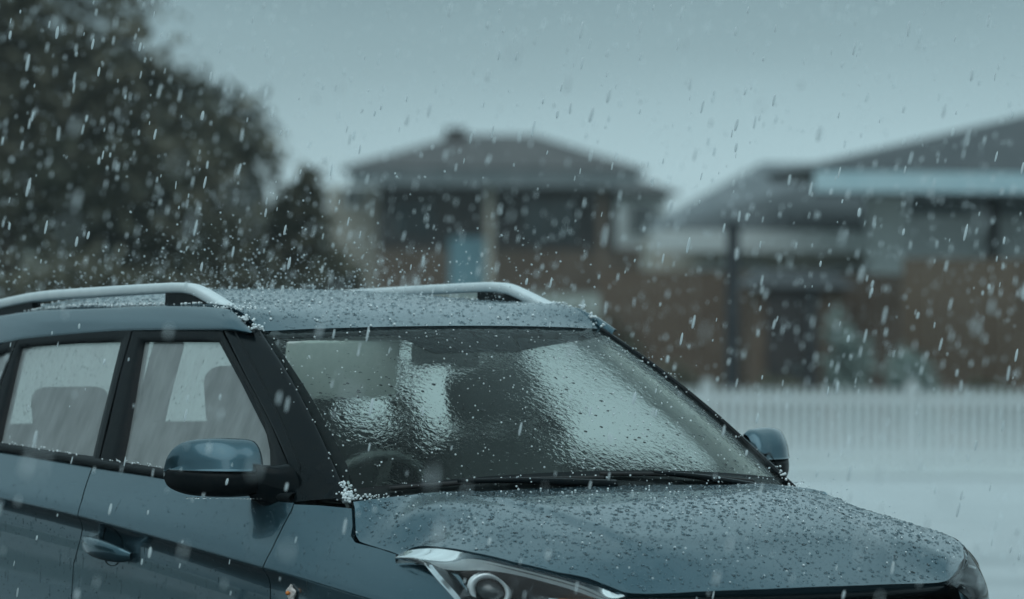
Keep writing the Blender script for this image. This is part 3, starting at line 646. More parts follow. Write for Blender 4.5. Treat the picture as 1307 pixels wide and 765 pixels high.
for q in (.1, math.pi-.1, -math.pi/2): tube('spoke', [(0, 0, -.02), (.18*math.cos(q), .18*math.sin(q), 0)], .014, 'dash', swh, 8)
rbox('hub', (.13, .13, .06), (0, 0, -.015), 'dash', swh, r=.02)
rbox('sun_visor', (.018, .36, .165), (-1.885, -.345, 1.372), 'pale_trim', car, (0, .12, 0), r=.008)
rm = empty('interior_mirror', (-1.85, -.03, 1.412), parent=car)
rbox('mirror_case', (.03, .23, .065), (0, 0, 0), 'dash', rm, (0, .1, .1), r=.012); tube('stalk', [(0, 0, .02), (.03, 0, .05)], .01, 'dash', rm)
for s in (-1, 1):
    tube('centre_pillar_trim', [(-2.56, s*.53, 1.44), (-2.53, s*.60, 1.25), (-2.50, s*.65, 1.05), (-2.50, s*.66, .6)], .035, 'pale_trim', car, 8, 1.4)
    loft('door_card', [[(x, s*(float(Yg(x, 1.09))-.05), 1.07) for x in (-3.3, -2.4, -1.35)], [(x, s*.72, .95) for x in (-3.3, -2.4, -1.35)], [(x, s*.74, .5) for x in (-3.3, -2.4, -1.35)]], 16, 'dash', car, 3)

# small blossom stuck to the front fender
bl = empty('wet_blossom', (0, 0, 0)); tag(bl, 'crumpled pale blossom with orange heart stuck on the near front fender below its crease', 'blossom')
bx, bz = -1.215, .812; by = -float(Ys(bx, bz))
bm = bmesh.new()
for k in range(11):
    q = k*2.4; r_ = .012+.004*(k % 3)
    c = Vector((bx+.016*math.cos(q)*(k/11)**.5, by-.006, bz+.016*math.sin(q)*(k/11)**.5))
    g = bmesh.ops.create_icosphere(bm, subdivisions=1, radius=.010+.004*random.random(), matrix=Matrix.Translation(c) @ Matrix.Rotation(q, 4, 'Y') @ Matrix.Diagonal((1.3, .55, .8, 1)))
bmobj('petals', bm, 'blossom', bl, False)
bm = bmesh.new(); bmesh.ops.create_icosphere(bm, subdivisions=2, radius=.006, matrix=Matrix.Translation((bx, by-.017, bz))); bmobj('blossom_centre', bm, 'blossom_core', bl, True)

# ================================================================== beyond the car
def at_(root, r, d, z): return root.matrix_world.inverted() @ place(r, d, z)
def quadbox(name, r0, r1, d0, d1, z0, z1, m, parent=None, org=(0, 0, 0)):
    """box laid out in street metres (right, depth, height); verts relative to org"""
    V = [place(r, d, z)-Vector(org) for r, d, z in ((r0, d0, z0), (r1, d0, z0), (r1, d1, z0), (r0, d1, z0), (r0, d0, z1), (r1, d0, z1), (r1, d1, z1), (r0, d1, z1))]
    return mesh(name, V, [(3, 2, 1, 0), (4, 5, 6, 7), (0, 1, 5, 4), (1, 2, 6, 5), (2, 3, 7, 6), (3, 0, 4, 7)], m, parent)
def poly(name, pts, faces, m, parent, org): return mesh(name, [place(*p)-Vector(org) for p in pts], faces, m, parent)
def hip(name, r0, r1, d0, d1, z0, ra, rb_, z1, m, parent, org, t=.12):
    dm = (d0+d1)/2
    return poly(name, [(r0, d0, z0), (r1, d0, z0), (r1, d1, z0), (r0, d1, z0), (ra, dm, z1), (rb_, dm, z1), (r0+.1, d0+.1, z0-t), (r1-.1, d0+.1, z0-t), (r1-.1, d1-.1, z0-t), (r0+.1, d1-.1, z0-t)],
                [(0, 1, 5, 4), (1, 2, 5), (2, 3, 4, 5), (3, 0, 4), (0, 6, 7, 1), (1, 7, 8, 2), (2, 8, 9, 3), (3, 9, 6, 0), (9, 8, 7, 6)], m, parent, org)
def window(r0, r1, d, z0, z1, parent, org, fm='wall_pale'):
    w = quadbox('window', r0, r1, d-.06, d-.005, z0, z1, fm, parent, org)
    rm_ = (r0+r1)/2
    quadbox('pane', r0+.07, rm_-.03, d-.075, d-.058, z0+.07, z1-.07, 'win', w, (0, 0, 0)).location = -Vector(org)*0
    quadbox('pane', rm_+.03, r1-.07, d-.075, d-.058, z0+.07, z1-.07, 'win', w, (0, 0, 0))
    for c in w.children:
        c.data.transform(Matrix.Translation(-Vector(org)))
    return w

# house in the middle distance, straight behind the car's roof
O = place(-.4, 131, gz(131)); h = tag(empty('brick_house', O), 'dark brick house with low hipped roof and grey fascia beyond the car roof', 'house')
quadbox('wall', -3.3, 2.55, 130.6, 139, -.4, 2.35, 'brick_dark', h, O)
rf = hip('roof', -4.25, 3.3, 129.6, 140, 2.72, -1.35, .55, 3.62, 'roof_brown', h, O)
quadbox('chimney', -1.75, -1.2, 134.2, 134.8, 3.3, 3.78, 'brick_dark', rf, O)
quadbox('fascia', -4.0, 3.1, 129.45, 129.7, 2.28, 2.66, 'fascia', h, O)
quadbox('base_course', -3.32, 2.57, 130.5, 130.62, -.4, .72, 'brick_brown', h, O)
dr = quadbox('door', -1.55, -.62, 130.46, 130.58, -.35, 1.02, 'blue_door', h, O); quadbox('handle', -.75, -.70, 130.40, 130.47, .3, .42, 'chrome', dr, O)
quadbox('porch_post', -.66, -.48, 129.9, 130.1, -.4, 2.30, 'wall_beige', h, O)
quadbox('porch_post', 2.1, 2.3, 129.9, 130.1, -.4, 2.30, 'brick_brown', h, O)
quadbox('side_wing', -4.6, -3.35, 132, 138, -.4, 2.25, 'wall_beige', h, O)
window(-4.3, -3.75, 132, 1.75, 2.2, h, O, 'white_paint')
window(-3.0, -1.9, 130.6, 1.0, 2.0, h, O, 'brick_dark'); window(.2, 1.6, 130.6, .9, 2.0, h, O, 'brick_dark')
# pale house glimpsed between the two roofs
O = place(3.6, 143, gz(143)); h = tag(empty('rendered_house', O), 'narrow pale rendered house glimpsed right of the dark brick house', 'house')
quadbox('wall', 2.75, 4.15, 142, 150, -.3, 2.15, 'wall_pale', h, O); hip('roof', 2.3, 4.5, 141.6, 150.5, 2.2, 3.2, 3.6, 2.55, 'roof_brown', h, O)
quadbox('brick_plinth', 2.72, 4.2, 141.8, 142.0, -.3, .7, 'brick_brown', h, O); window(3.1, 3.9, 142, 1.0, 1.9, h, O, 'white_paint')
# house with the grey roof, centre right
O = place(5.2, 103, gz(103)); h = tag(empty('grey_roofed_house', O), 'pale house with light grey hipped roof rising behind the darker roof', 'house')
quadbox('wall', 3.3, 9, 102, 110, -.7, 1.25, 'wall_pale', h, O); hip('roof', 2.75, 9.5, 101.3, 111, 1.38, 5.0, 7.0, 2.72, 'roof_grey', h, O)
quadbox('gutter', 2.7, 9.5, 101.1, 101.32, 1.22, 1.4, 'fascia', h, O)
# lower front house
O = place(4.2, 75, gz(75)); h = tag(empty('low_house', O), 'low beige house with dark hipped roof and pale gutter, right of centre', 'house')
quadbox('wall', 2.0, 9.5, 75.2, 82, -1.1, 1.3, 'wall_beige', h, O)
hip('roof', 2.35, 10.5, 74.3, 82.6, 1.52, 4.9, 8.2, 2.36, 'roof_dark', h, O)
quadbox('gutter', 1.95, 10.5, 74.1, 74.32, 1.2, 1.5, 'wall_pale', h, O)
window(2.6, 3.6, 75.2, .1, 1.0, h, O, 'white_paint'); window(4.5, 5.4, 75.2, .1, 1.0, h, O, 'white_paint')
# near house on the right with the bright gutter
O = place(9, 67, gz(67)); h = tag(empty('bright_guttered_house', O), 'pale house with dark roof and long bright blue-white gutter at right edge', 'house')
quadbox('wall', 4.98, 16, 66.6, 75, -1.1, 1.98, 'wall_pale', h, O)
hip('roof', 3.62, 16.6, 65.3, 76, 2.30, 8.8, 12, 3.55, 'roof_dark', h, O)
quadbox('gutter', 3.72, 16.6, 65.08, 65.32, 2.03, 2.28, 'gutter', h, O)
quadbox('soffit', 3.75, 16.5, 65.32, 66.62, 1.98, 2.02, 'fascia', h, O)
quadbox('soffit_shade_band', 4.96, 16, 66.5, 66.62, 1.74, 1.97, 'fascia', h, O)  # grey strip on the wall stands in for the shade under the soffit
quadbox('downpipe', 5.98, 6.10, 66.35, 66.5, -1.1, 1.98, 'brick_dark', h, O)
window(7.4, 9.0, 66.6, .4, 1.5, h, O, 'white_paint')

# timber fences, built board by board
def paling(name, r0, r1, d, top, m, label, w=.15):
    O = place((r0+r1)/2, d, gz(d)); f = tag(empty(name, O), label, 'fence')
    base = None; n = int((r1-r0)/w)
    for i in range(n):
        x = r0+i*w
        if base is None or i % 9 == 0:
            b = quadbox('board', x+.004, x+w-.004, d-.012, d+.012, gz(d), top+.02*math.sin(i*1.7), m, f, O); base = b; bx0 = x
        else:
            b = base.copy(); COL.objects.link(b); b.parent = f
            b.location = place(x, d)-place(bx0, d)
    for z in (gz(d)+.35, top-.4): quadbox('rail', r0, r1, d+.013, d+.06, z, z+.08, m, f, O)
paling('tall_timber_fence', 4.62, 13.2, 62.5, 1.24, 'wood', 'tall brown timber fence in front of the bright guttered house')
paling('low_timber_fence', 1.1, 5.15, 66.1, 1.02, 'brick_brown', 'brown timber fence behind the dark shed and post')
# dark lidded shed
O = place(3.5, 64.8, gz(64.8)); sh = tag(empty('garden_shed', O), 'small brown garden shed with dark flat-domed roof behind the picket fence', 'shed')
quadbox('wall', 2.92, 4.05, 64.2, 65.5, -1.1, .88, 'brick_brown', sh, O)
poly('roof', [(2.74, 64, .86), (4.22, 64, .86), (4.22, 65.7, .86), (2.74, 65.7, .86), (3.05, 64.3, 1.06), (3.9, 64.3, 1.06), (3.9, 65.4, 1.06), (3.05, 65.4, 1.06)], [(0, 1, 5, 4), (1, 2, 6, 5), (2, 3, 7, 6), (3, 0, 4, 7), (4, 5, 6, 7), (3, 2, 1, 0)], 'roof_dark', sh, O)
sd = quadbox('door', 3.1, 3.55, 64.12, 64.19, -1.0, .8, 'brick_dark', sh, O); quadbox('handle', 3.46, 3.50, 64.07, 64.12, -.2, -.05, 'chrome', sd, O)
quadbox('corner_post', 3.58, 3.70, 64.08, 64.2, -1.1, .86, 'roof_dark', sh, O)
# dark post
O = place(2.52, 60.5, gz(60.5)); po = tag(empty('steel_post', O), 'dark upright steel post with cap left of the garden shed', 'post')
quadbox('shaft', 2.45, 2.60, 60.4, 60.55, -1.1, 1.60, 'post', po, O); quadbox('cap', 2.42, 2.63, 60.37, 60.58, 1.6, 1.66, 'post', po, O)
quadbox('foot_plate', 2.38, 2.67, 60.33, 60.62, -1.1, -1.06, 'post', po, O)
# white picket fence
D = 58.0; O = place(4, D, gz(D)); pf = tag(empty('picket_fence', O), 'low white picket fence running along the far side of the street', 'fence')
P0 = .5; step = .098; tz = -.13; gb = gz(D)+.04
pk = poly('picket', [(P0, D, gb), (P0+.058, D, gb), (P0+.058, D, tz-.04), (P0+.029, D, tz), (P0, D, tz-.04), (P0, D+.02, gb), (P0+.058, D+.02, gb), (P0+.058, D+.02, tz-.04), (P0+.029, D+.02, tz), (P0, D+.02, tz-.04)],
          [(0, 1, 2, 3, 4), (9, 8, 7, 6, 5), (0, 5, 6, 1), (1, 6, 7, 2), (2, 7, 8, 3), (3, 8, 9, 4), (4, 9, 5, 0)], 'white_paint', pf, O)
for i in range(1, 96):
    b = pk.copy(); COL.objects.link(b); b.parent = pf; b.location = place(P0+i*step, D)-place(P0, D)
for z in (gb+.12, tz-.19): quadbox('rail', P0-.1, P0+96*step, D+.021, D+.06, z, z+.09, 'white_paint', pf, O)
for x in (P0-.15, 2.1, 4.35, 6.6, 8.85): quadbox('post', x, x+.11, D+.062, D+.17, gb, tz+.06, 'white_paint', pf, O)

# trees and shrubs -------------------------------------------------
def leaves(name, blobs, n, size, m, parent, squash=1.0):
    """leaf-sized faces spread through a few overlapping ellipsoids (centre, radii)"""
    vol = np.array([b[1][0]*b[1][1]*b[1][2] for b in blobs])**.75; pick = rng.choice(len(blobs), n, p=vol/vol.sum())
    d = rng.normal(size=(n, 3)); d /= np.linalg.norm(d, axis=1)[:, None]
    rr = rng.random(n)**.42*(1+.16*rng.normal(size=n))
    C = np.array([b[0] for b in blobs])[pick]+d*rr[:, None]*np.array([b[1] for b in blobs])[pick]
    a = rng.normal(size=(n, 3)); a /= np.linalg.norm(a, axis=1)[:, None]; b = np.cross(a, rng.normal(size=(n, 3))); b /= np.linalg.norm(b, axis=1)[:, None]
    s_ = size*(.6+.8*rng.random(n))[:, None]
    V = np.stack([C-a*s_, C+b*s_*.5, C+a*s_, C-b*s_*.5], 1).reshape(-1, 3)
    me = bpy.data.meshes.new(name); me.vertices.add(4*n); me.vertices.foreach_set('co', V.ravel()); me.loops.add(4*n); me.loops.foreach_set('vertex_index', np.arange(4*n))
    me.polygons.add(n); me.polygons.foreach_set('loop_start', np.arange(n)*4); me.update(calc_edges=True); me.materials.append(M[m]); me.materials.append(M['leaf_brown'])
    me.polygons.foreach_set('material_index', ((pick*7919) % 5 < 2).astype(np.int32)*(1 if m != 'leaf_pale' else 0))
    return link(bpy.data.objects.new(name, me), parent)
def tree(name, r, d, height, crown, label, m, n, size, trunk=.2, lean=0, group=None):
    g = gz(d); t = tag(empty(name, place(r, d, g)), label, 'tree', group)
    cz = height*.5
    tube('trunk', [(0, 0, -.1), (.08, .05, cz*.5), (lean*.5, 0, cz), (lean, .1, height*.82)], [trunk, trunk*.75, trunk*.5, trunk*.15], 'bark', t, 9)
    for k in range(7):
        q = k*2.3; z = height*(.28+.07*k); ln = crown*(.8-.06*k)
        tube('limb', [(lean*.4, 0, z), (lean*.4+math.cos(q)*ln*.5, math.sin(q)*ln*.5, z+height*.09), (lean*.4+math.cos(q)*ln, math.sin(q)*ln, z+height*.13)], [trunk*.35, trunk*.2, trunk*.05], 'bark', t, 6)
    blobs = [((lean*.5, 0, height*.55), (crown*.62, crown*.62, height*.34))]
    for k in range(22):
        q = k*2.4; e_ = -.55+1.5*((k*.381) % 1); rad = crown*(.72 if e_ < .4 else .45)*(.8+.35*((k*.617) % 1))
        blobs.append(((lean*.5+math.cos(q)*rad, math.sin(q)*rad, height*(.52+.36*e_)), (crown*.30, crown*.30, height*.11)))
    leaves('crown', blobs, n, size, m, t); return t
tree('broad_tree', -7.7, 80, 8.6, 3.9, 'big dark leafy tree filling the upper left corner', 'leaf_dark', 26000, .12, .3)
tree('broad_tree', -6.05, 84, 5.4, 1.7, 'lower dark tree on the right flank of the big leafy tree', 'leaf_dark', 9000, .11, .2)
tree('broad_tree', -12.5, 92, 6.4, 3.6, 'tree standing behind the big leafy tree at far left', 'leaf_olive', 9000, .16, .3)
tree('slim_tree', -3.05, 78, 3.6, .72, 'slim dark conifer-like tree left of the dark brick house', 'leaf_dark', 4500, .10, .12)
tree('slim_tree', -3.95, 76, 3.0, 1.0, 'bushy low tree between the big tree and the slim tree', 'leaf_olive', 5000, .10, .12)
tree('slim_tree', -2.45, 74, 2.3, .8, 'small olive tree in front of the brick house left side', 'leaf_olive', 3600, .10, .1)
def shrub(name, r, d, w, hgt, m, label, n=900, size=.06):
    g = gz(d); t = tag(empty(name, place(r, d, g)), label, 'shrub')
    for k in range(5):
        q = k*1.26; tube('stem', [(0, 0, 0), (math.cos(q)*w*.25, math.sin(q)*w*.25, hgt*.45), (math.cos(q)*w*.4, math.sin(q)*w*.4, hgt*.8)], [.02, .015, .006], 'bark', t, 6)
    bl = [((math.cos(k*2.2)*w*.25, math.sin(k*2.2)*w*.25, hgt*(.35+.09*k)), (w*.32, w*.32, hgt*.2)) for k in range(6)]
    leaves('foliage', bl, n, size, m, t)
tree('slim_tree', -4.75, 77, 3.1, .95, 'rounded low tree in the dip beside the big leafy tree', 'leaf_dark', 4200, .10, .12)
shrub('pale_shrub', 3.86, 60.5, .55, 1.75, 'leaf_pale', 'tall pale silvery shrub standing right of the garden shed')
shrub('pale_shrub', 4.55, 59.6, .62, 1.35, 'leaf_pale', 'pale silvery shrub in front of the tall brown fence corner')
shrub('dark_shrub', 3.15, 60.2, .9, 1.05, 'leaf_olive', 'dark olive shrub peeping over pickets below the shed')
shrub('dark_shrub', 2.0, 60.6, .8, 1.15, 'leaf_olive', 'dark olive shrub left of the steel post')
shrub('dark_shrub', 1.15, 66, 1.0, 1.7, 'leaf_olive', 'olive shrub at the left end of the brown timber fence')
shrub('dark_shrub', 5.6, 60.4, 1.0, .95, 'leaf_olive', 'low olive shrub along the tall brown fence')
for k, (r, d, w, hh) in enumerate(((-8.6, 70, 2.6, 2.3), (-6.9, 72, 2.6, 2.0), (-5.3, 70, 2.4, 2.3), (-3.9, 71, 2.2, 1.9))):
    shrub('hedge_shrub', r, d, w, hh, 'leaf_dark', ('dark hedge shrub at the left edge behind the roof rail', 'second dark hedge shrub from the left edge', 'third dark hedge shrub from the left edge', 'rightmost dark hedge shrub below the low trees')[k], 3000, .1)
# unseen trees added on the camera's side so the doors reflect something dark
for k, (x, y, hh) in enumerate(((-13, -15, 6.5), (-20, -17, 7.5), (-28, -20, 8), (-37, -23, 8.5))):
    f = Vector((math.cos(YAW), math.sin(YAW), 0)); rr = Vector((math.sin(YAW), -math.cos(YAW), 0)); v = Vector((x, y, 0))-Vector((CAMP.x, CAMP.y, 0))
    tree('unseen_reflected_tree', v.dot(rr), v.dot(f), hh, 3.9, ('unseen dark tree added for the door reflections, nearest the parked car', 'second unseen tree added for the door reflections', 'third unseen tree added for the door reflections', 'farthest unseen tree added for the door reflections')[k], 'leaf_dark', 7000, .2, .3, group='row of unseen trees added for the door reflections')

# ================================================================== hail, rain and water
def dome():
    V = []; F = []
    for k in range(7): V.append((math.cos(k*2*math.pi/7), math.sin(k*2*math.pi/7), 0))
    for k in range(7): V.append((.80*math.cos(k*2*math.pi/7), .80*math.sin(k*2*math.pi/7), .55))
    V.append((0, 0, .92))
    for k in range(7): j = (k+1) % 7; F += [(k, j, 7+j), (k, 7+j, 7+k), (7+k, 7+j, 14)]
    return np.array(V), np.array(F)
def ico(sub):
    bm = bmesh.new(); bmesh.ops.create_icosphere(bm, subdivisions=sub, radius=1); V = np.array([v.co[:] for v in bm.verts]); bm.verts.index_update()
    F = np.array([[v.index for v in f.verts] for f in bm.faces]); bm.free(); return V, F
def spindle():
    V = [(0, 0, -1)]; F = []
    for z, r_ in ((-.82, .7), (-.3, 1), (.45, .92), (.85, .55)):
        for k in range(6): V.append((r_*math.cos(k*math.pi/3), r_*math.sin(k*math.pi/3), z))
    V.append((0, 0, 1)); n = len(V)-1
    for k in range(6):
        j = (k+1) % 6; F += [(0, 1+j, 1+k), (n, 19+k, 19+j)]
        for r_ in range(3): a = 1+r_*6; F += [(a+k, a+j, a+6+j), (a+k, a+6+j, a+6+k)]
    return np.array(V), np.array(F)
def scatter(name, tmpl, P, Nn, R, m, parent=None, smooth=True, tan=None):
    """many small bodies as one mesh: P centres, Nn up-directions, R per-axis radii (n,3)"""
    V, F = tmpl; n = len(P); P = np.asarray(P, float); Nn = np.asarray(Nn, float); Nn = Nn/np.linalg.norm(Nn, axis=1)[:, None]
    a = np.cross(Nn, rng.normal(size=(n, 3)) if tan is None else np.cross(tan, Nn)); a /= np.linalg.norm(a, axis=1)[:, None]; b = np.cross(Nn, a); R = np.asarray(R, float)
    W = P[:, None]+V[None, :, 0, None]*(a*R[:, :1])[:, None]+V[None, :, 1, None]*(b*R[:, 1:2])[:, None]+V[None, :, 2, None]*(Nn*R[:, 2:3])[:, None]
    FF_ = (F[None]+np.arange(n)[:, None, None]*len(V)).reshape(-1, 3); nf = len(FF_)
    me = bpy.data.meshes.new(name); me.vertices.add(n*len(V)); me.vertices.foreach_set('co', W.ravel())
    me.loops.add(nf*3); me.loops.foreach_set('vertex_index', FF_.ravel()); me.polygons.add(nf); me.polygons.foreach_set('loop_start', np.arange(nf)*3)
    me.update(calc_edges=True)
    if smooth: me.polygons.foreach_set('use_smooth', [True]*nf)
    me.materials.append(M[m]); o = link(bpy.data.objects.new(name, me), parent); o['kind'] = 'stuff'; return o
def surf(f, x, y, h=.004):
    z = f(x, y); nx = (f(x+h, y)-f(x-h, y))/(2*h); ny = (f(x, y+h)-f(x, y-h))/(2*h)
    return np.stack([x, y, z], -1), np.stack([-nx, -ny, np.ones_like(x)], -1)
def inpoly(x, y, poly_):
    c = np.zeros(len(x), bool); n = len(poly_)
    for i in range(n):
        x1, y1 = poly_[i]; x2, y2 = poly_[i-1]
        with np.errstate(divide='ignore', invalid='ignore'):
            c ^= ((y1 > y) != (y2 > y)) & (x < (x2-x1)*(y-y1)/(y2-y1+1e-12)+x1)
    return c
def pts_in(poly_, n, shrink=.985):
    p = np.array(poly_); cx, cy_ = p.mean(0); q = [(cx+(a-cx)*shrink, cy_+(b-cy_)*shrink) for a, b in poly_]
    x = rng.uniform(p[:, 0].min(), p[:, 0].max(), n*3); y = rng.uniform(p[:, 1].min(), p[:, 1].max(), n*3); k = inpoly(x, y, q)
    return x[k][:n], y[k][:n]
def radii(n, lo, hi, p=2.2, sq=.55): 
    r_ = lo+(hi-lo)*rng.random(n)**p; return np.stack([r_, r_*(.75+.5*rng.random(n)), r_*sq], 1)
beadP = []; beadN = []; beadR = []
def beads(Pn, n_, R): beadP.append(Pn); beadN.append(n_); beadR.append(R)
x, y = pts_in(hoodpoly, 11000); p, n_ = surf(hood_z, x, y); beads(p+[0, 0, .0003], n_, radii(len(x), .0009, .0060, 4.0))
x, y = pts_in(roofpoly, 9500); p, n_ = surf(roof_z, x, y); beads(p+[0, 0, .0003], n_, radii(len(x), .0010, .0054, 3.4))
u = rng.uniform(-.97, .97, 1700); v = rng.uniform(.02, .98, 1700); p = ws(u, v, -.0004); beads(p, np.tile([.43, 0, .9], (1700, 1)), radii(1700, .0009, .0058, 3.5, sq=.5))
def side_beads(n, x0, x1, lo=.0009, hi=.003):
    x = rng.uniform(x0, x1, n); z = rng.uniform(.70, 1.03, n); s_ = np.where(rng.random(n) < .5, -1, 1)
    h = .004; yv = Ys(x, z); dz = (Ys(x, z+h)-Ys(x, z-h))/(2*h); dx = (Ys(x+h, z)-Ys(x-h, z))/(2*h)
    beads(np.stack([x, s_*(yv+.0003), z], -1), np.stack([-dx, s_*np.ones(n), -dz], -1), radii(n, lo, hi))
side_beads(3200, -3.4, -1.3, .0008, .0030); side_beads(700, -1.3, -.95)
for s_ in (-1, 1):
    for G in (FG, RG):
        x, z = pts_in(G, 700, .97); yv = Yg(x, z)-.0135; beads(np.stack([x, s_*yv, z], -1), np.tile([0, s_*.92, .38], (len(x), 1)), radii(len(x), .0007, .0034, 3))
# drips along the mirror's lower edge
for s in (-1, 1):
    yy_ = np.linspace(.83, 1.0, 22); beads(np.stack([-1.46-.65*(yy_-.83)+.01*rng.normal(size=22)*.5, s*yy_, np.full(22, 1.048)], -1), np.tile([.2, 0, -1.], (22, 1)), radii(22, .002, .0045, sq=1.1))
wb = scatter('water_beads', dome(), np.vstack(beadP), np.vstack(beadN), np.vstack(beadR), 'water'); tag(wb, 'clear water beads covering the parked car', 'water', kind='stuff')

# water running down the doors
nr = 150; x = rng.uniform(-3.2, -1.0, nr); z = rng.uniform(.72, 1.0, nr); s_ = np.where(rng.random(nr) < .6, -1, 1); h = .004
yv = Ys(x, z); dz = (Ys(x, z+h)-Ys(x, z-h))/(2*h); dx = (Ys(x+h, z)-Ys(x-h, z))/(2*h); nn = np.stack([-dx, s_*np.ones(nr), -dz], -1)
wr = scatter('water_runs', dome(), np.stack([x, s_*(yv+.0002), z], -1), nn, np.stack([.008+.022*rng.random(nr)**2, .0010+.0008*rng.random(nr), .0012+0*x], 1), 'water', tan=np.tile([.06, 0, -1.], (nr, 1))); tag(wr, 'thin trails of water running down the doors', 'water', kind='stuff')

hP = []; hR = []
def stones(P_, lo, hi): hP.append(np.asarray(P_)); n = len(P_); r_ = rng.uniform(lo, hi, n); hR.append(np.stack([r_, r_*(.8+.3*rng.random(n)), r_*(.75+.3*rng.random(n))], 1))
def pile(c, sp, n, lo=.0022, hi=.0055): stones(np.array(c)+rng.normal(size=(n, 3))*np.array(sp), lo, hi)
x, y = pts_in(roofpoly, 520); k = rng.random(len(x)) < .35+.65*sm(.2, .56, -y); p, _ = surf(roof_z, x[k], y[k]); stones(p+[0, 0, .002], .002, .0048)
x, y = pts_in(hoodpoly, 150); p, _ = surf(hood_z, x, y); stones(p+[0, 0, .002], .0012, .0036)
for s in (-1, 1):
    kk = 1 if s < 0 else .3
    pile((-1.205, s*.712, 1.058), (.018, .010, .006), int(90*kk)); pile((-1.235, s*.703, 1.080), (.014, .006, .014), int(55*kk)); pile((-1.15, s*.66, 1.062), (.03, .04, .004), int(60*kk), .0012, .004)
    pile((-2.035, s*.570, 1.515), (.022, .008, .004), int(40*kk)); pile((-1.985, s*.560, 1.488), (.016, .010, .004), int(40*kk)); pile((-2.14, s*.55, 1.543), (.06, .02, .003), int(80*kk), .0014, .0045)
    xs = rng.uniform(-3.5, -2.15, 120); ys = .545+.012*rng.normal(size=120); stones(np.stack([xs, s*ys, roof_z(xs, ys)+.003], -1), .0025, .005)
    xs = rng.choice([-3.0, -2.75, -2.3, -2.05, -1.8], 90)+.09*rng.normal(size=90); stones(np.stack([xs, s*(Ys(xs, zb(xs))-.004+.004*rng.normal(size=90)), zb(xs)+.024+.008*rng.random(90)], -1), .0012, .0034)
    v = rng.uniform(.0, .98, 26); q = ws(np.full(26, s*1.0), v, -.006); stones(q+np.stack([0*v, s*.014*rng.normal(size=26), .002+0*v], -1), .0014, .0032)
u = rng.choice([-.8, -.45, -.1, .3, .75], 34)+.08*rng.normal(size=34); q = ws(np.clip(u, -.95, .95), np.full(34, -.012), -.012); stones(q+rng.normal(size=(34, 3))*.006, .0012, .0036)
pile((-1.085, -.22, 1.098), (.008, .05, .003), 60, .002, .004)
u = rng.uniform(-.96, .96, 260); v = rng.uniform(.02, .97, 260); stones(ws(u, v, -.002), .0012, .0032)
hs = scatter('hail_stones', ico(1), np.vstack(hP), rng.normal(size=(len(np.vstack(hP)), 3)), np.vstack(hR), 'hail'); tag(hs, 'white hail stones lying and piled on the parked car', 'hail', kind='stuff')

# splashing droplets bouncing off roof and hood
sp = []
x, y = pts_in(roofpoly, 2600, 1.05); sp.append(np.stack([x, y, roof_z(x, y)+.004+rng.exponential(.075, len(x))], -1))
x, y = pts_in(hoodpoly, 500, 1.0); sp.append(np.stack([x, y, hood_z(x, y)+.004+rng.exponential(.03, len(x))], -1))
u = rng.uniform(-1, 1, 260); v = rng.uniform(0, 1, 260); sp.append(ws(u, v, -.004)-rng.exponential(.05, (260, 1))*np.array([-.43, 0, -.87]))
sp = np.vstack(sp); n = len(sp); r_ = .0006+.0026*rng.random(n)**3
ss = scatter('splash_drops', ico(1), sp, rng.normal(size=(n, 3)), np.stack([r_, r_, r_*(1+.6*rng.random(n))], 1), 'rain'); tag(ss, 'tiny splash droplets bouncing off the roof and hood', 'water', kind='stuff')

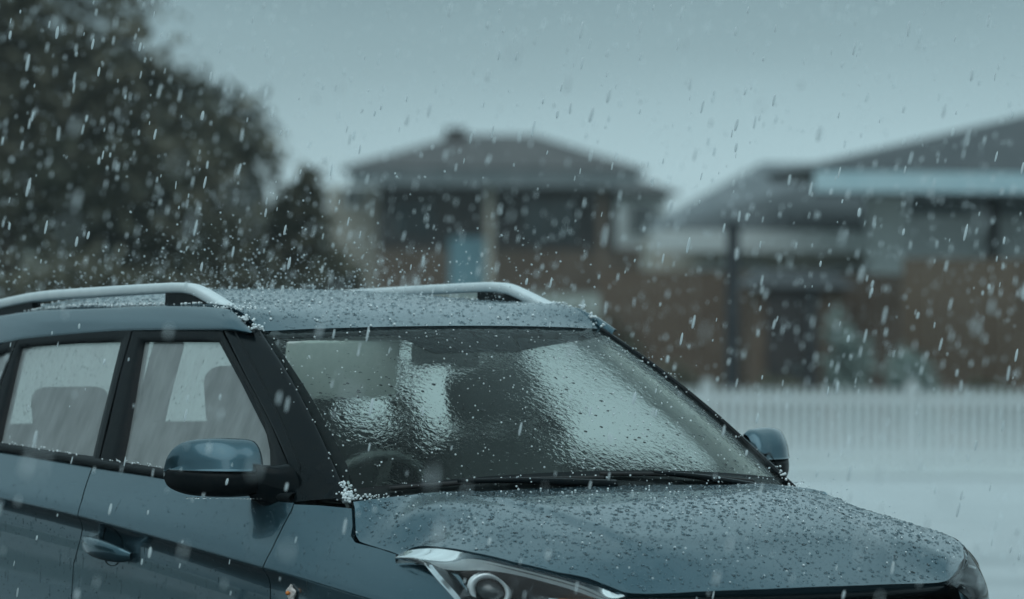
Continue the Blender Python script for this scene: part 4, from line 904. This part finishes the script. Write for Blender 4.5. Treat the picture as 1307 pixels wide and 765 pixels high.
# falling hail and rain through the whole street
n = 46000; rr = rng.uniform(-5.2, 5.2, n); dd = 4.2+23*rng.random(n)**.7; zz = rng.uniform(-1.2, 5.6, n)
fv = np.array([math.cos(YAW), math.sin(YAW), 0]); rv = np.array([math.sin(YAW), -math.cos(YAW), 0])
P = np.array([CAMP.x, CAMP.y, 0])+fv*dd[:, None]+rv*rr[:, None]+np.array([0, 0, 1.])*zz[:, None]
inside = (P[:, 0] > -4.4) & (P[:, 0] < .1) & (abs(P[:, 1]) < 1.0) & (P[:, 2] < np.where(P[:, 0] > -1.1, 1.12, 1.66))
above = P[:, 2] > np.array([gz(q) for q in dd])+.05
P = P[~inside & above]; n = len(P)
fall = np.array([0, 0, 1.])+rv*.19+rng.normal(size=(n, 3))*.035
wd = .0013+.0029*rng.random(n)**2.1
fr_ = scatter('falling_hail', spindle(), P, fall, np.stack([wd, wd, wd*(2.2+4.4*rng.random(n)**1.3)], 1), 'rain'); tag(fr_, 'slanting hail and raindrops falling through the whole street', 'hail', kind='stuff')

# rain-filled air
V = [place(r, d, z) for z in (-2.4, 10.5) for r, d in ((-60, -18), (60, -18), (60, 175), (-60, 175))]
hz = mesh('haze', V, [(3, 2, 1, 0), (4, 5, 6, 7), (0, 1, 5, 4), (1, 2, 6, 5), (2, 3, 7, 6), (3, 0, 4, 7)], 'rain'); tag(hz, kind='stuff')
hm = bpy.data.materials.new('rain_haze'); hm.use_nodes = True; t = hm.node_tree
for q in list(t.nodes): t.nodes.remove(q)
ho = t.nodes.new('ShaderNodeOutputMaterial'); pv = t.nodes.new('ShaderNodeVolumePrincipled'); pv.inputs['Color'].default_value = (.90, .96, .97, 1); pv.inputs['Density'].default_value = .0004; pv.inputs['Anisotropy'].default_value = .2
t.links.new(pv.outputs[0], ho.inputs['Volume']); hz.data.materials[0] = hm

# spray thrown up from the hail-beaten street
V = [place(r, d, z) for z in (-1.6, -.18) for r, d in ((-50, 33), (50, 33), (50, 57.6), (-50, 57.6))]
sy = mesh('street_spray', V, [(3, 2, 1, 0), (4, 5, 6, 7), (0, 1, 5, 4), (1, 2, 6, 5), (2, 3, 7, 6), (3, 0, 4, 7)], 'rain'); tag(sy, 'pale spray hanging low over the street before the picket fence', 'spray', kind='stuff')
sm_ = bpy.data.materials.new('street_spray'); sm_.use_nodes = True; t = sm_.node_tree
for q in list(t.nodes): t.nodes.remove(q)
ho = t.nodes.new('ShaderNodeOutputMaterial'); pv = t.nodes.new('ShaderNodeVolumePrincipled'); pv.inputs['Color'].default_value = (.92, .97, .98, 1); pv.inputs['Density'].default_value = .04
t.links.new(pv.outputs[0], ho.inputs['Volume']); sy.data.materials[0] = sm_
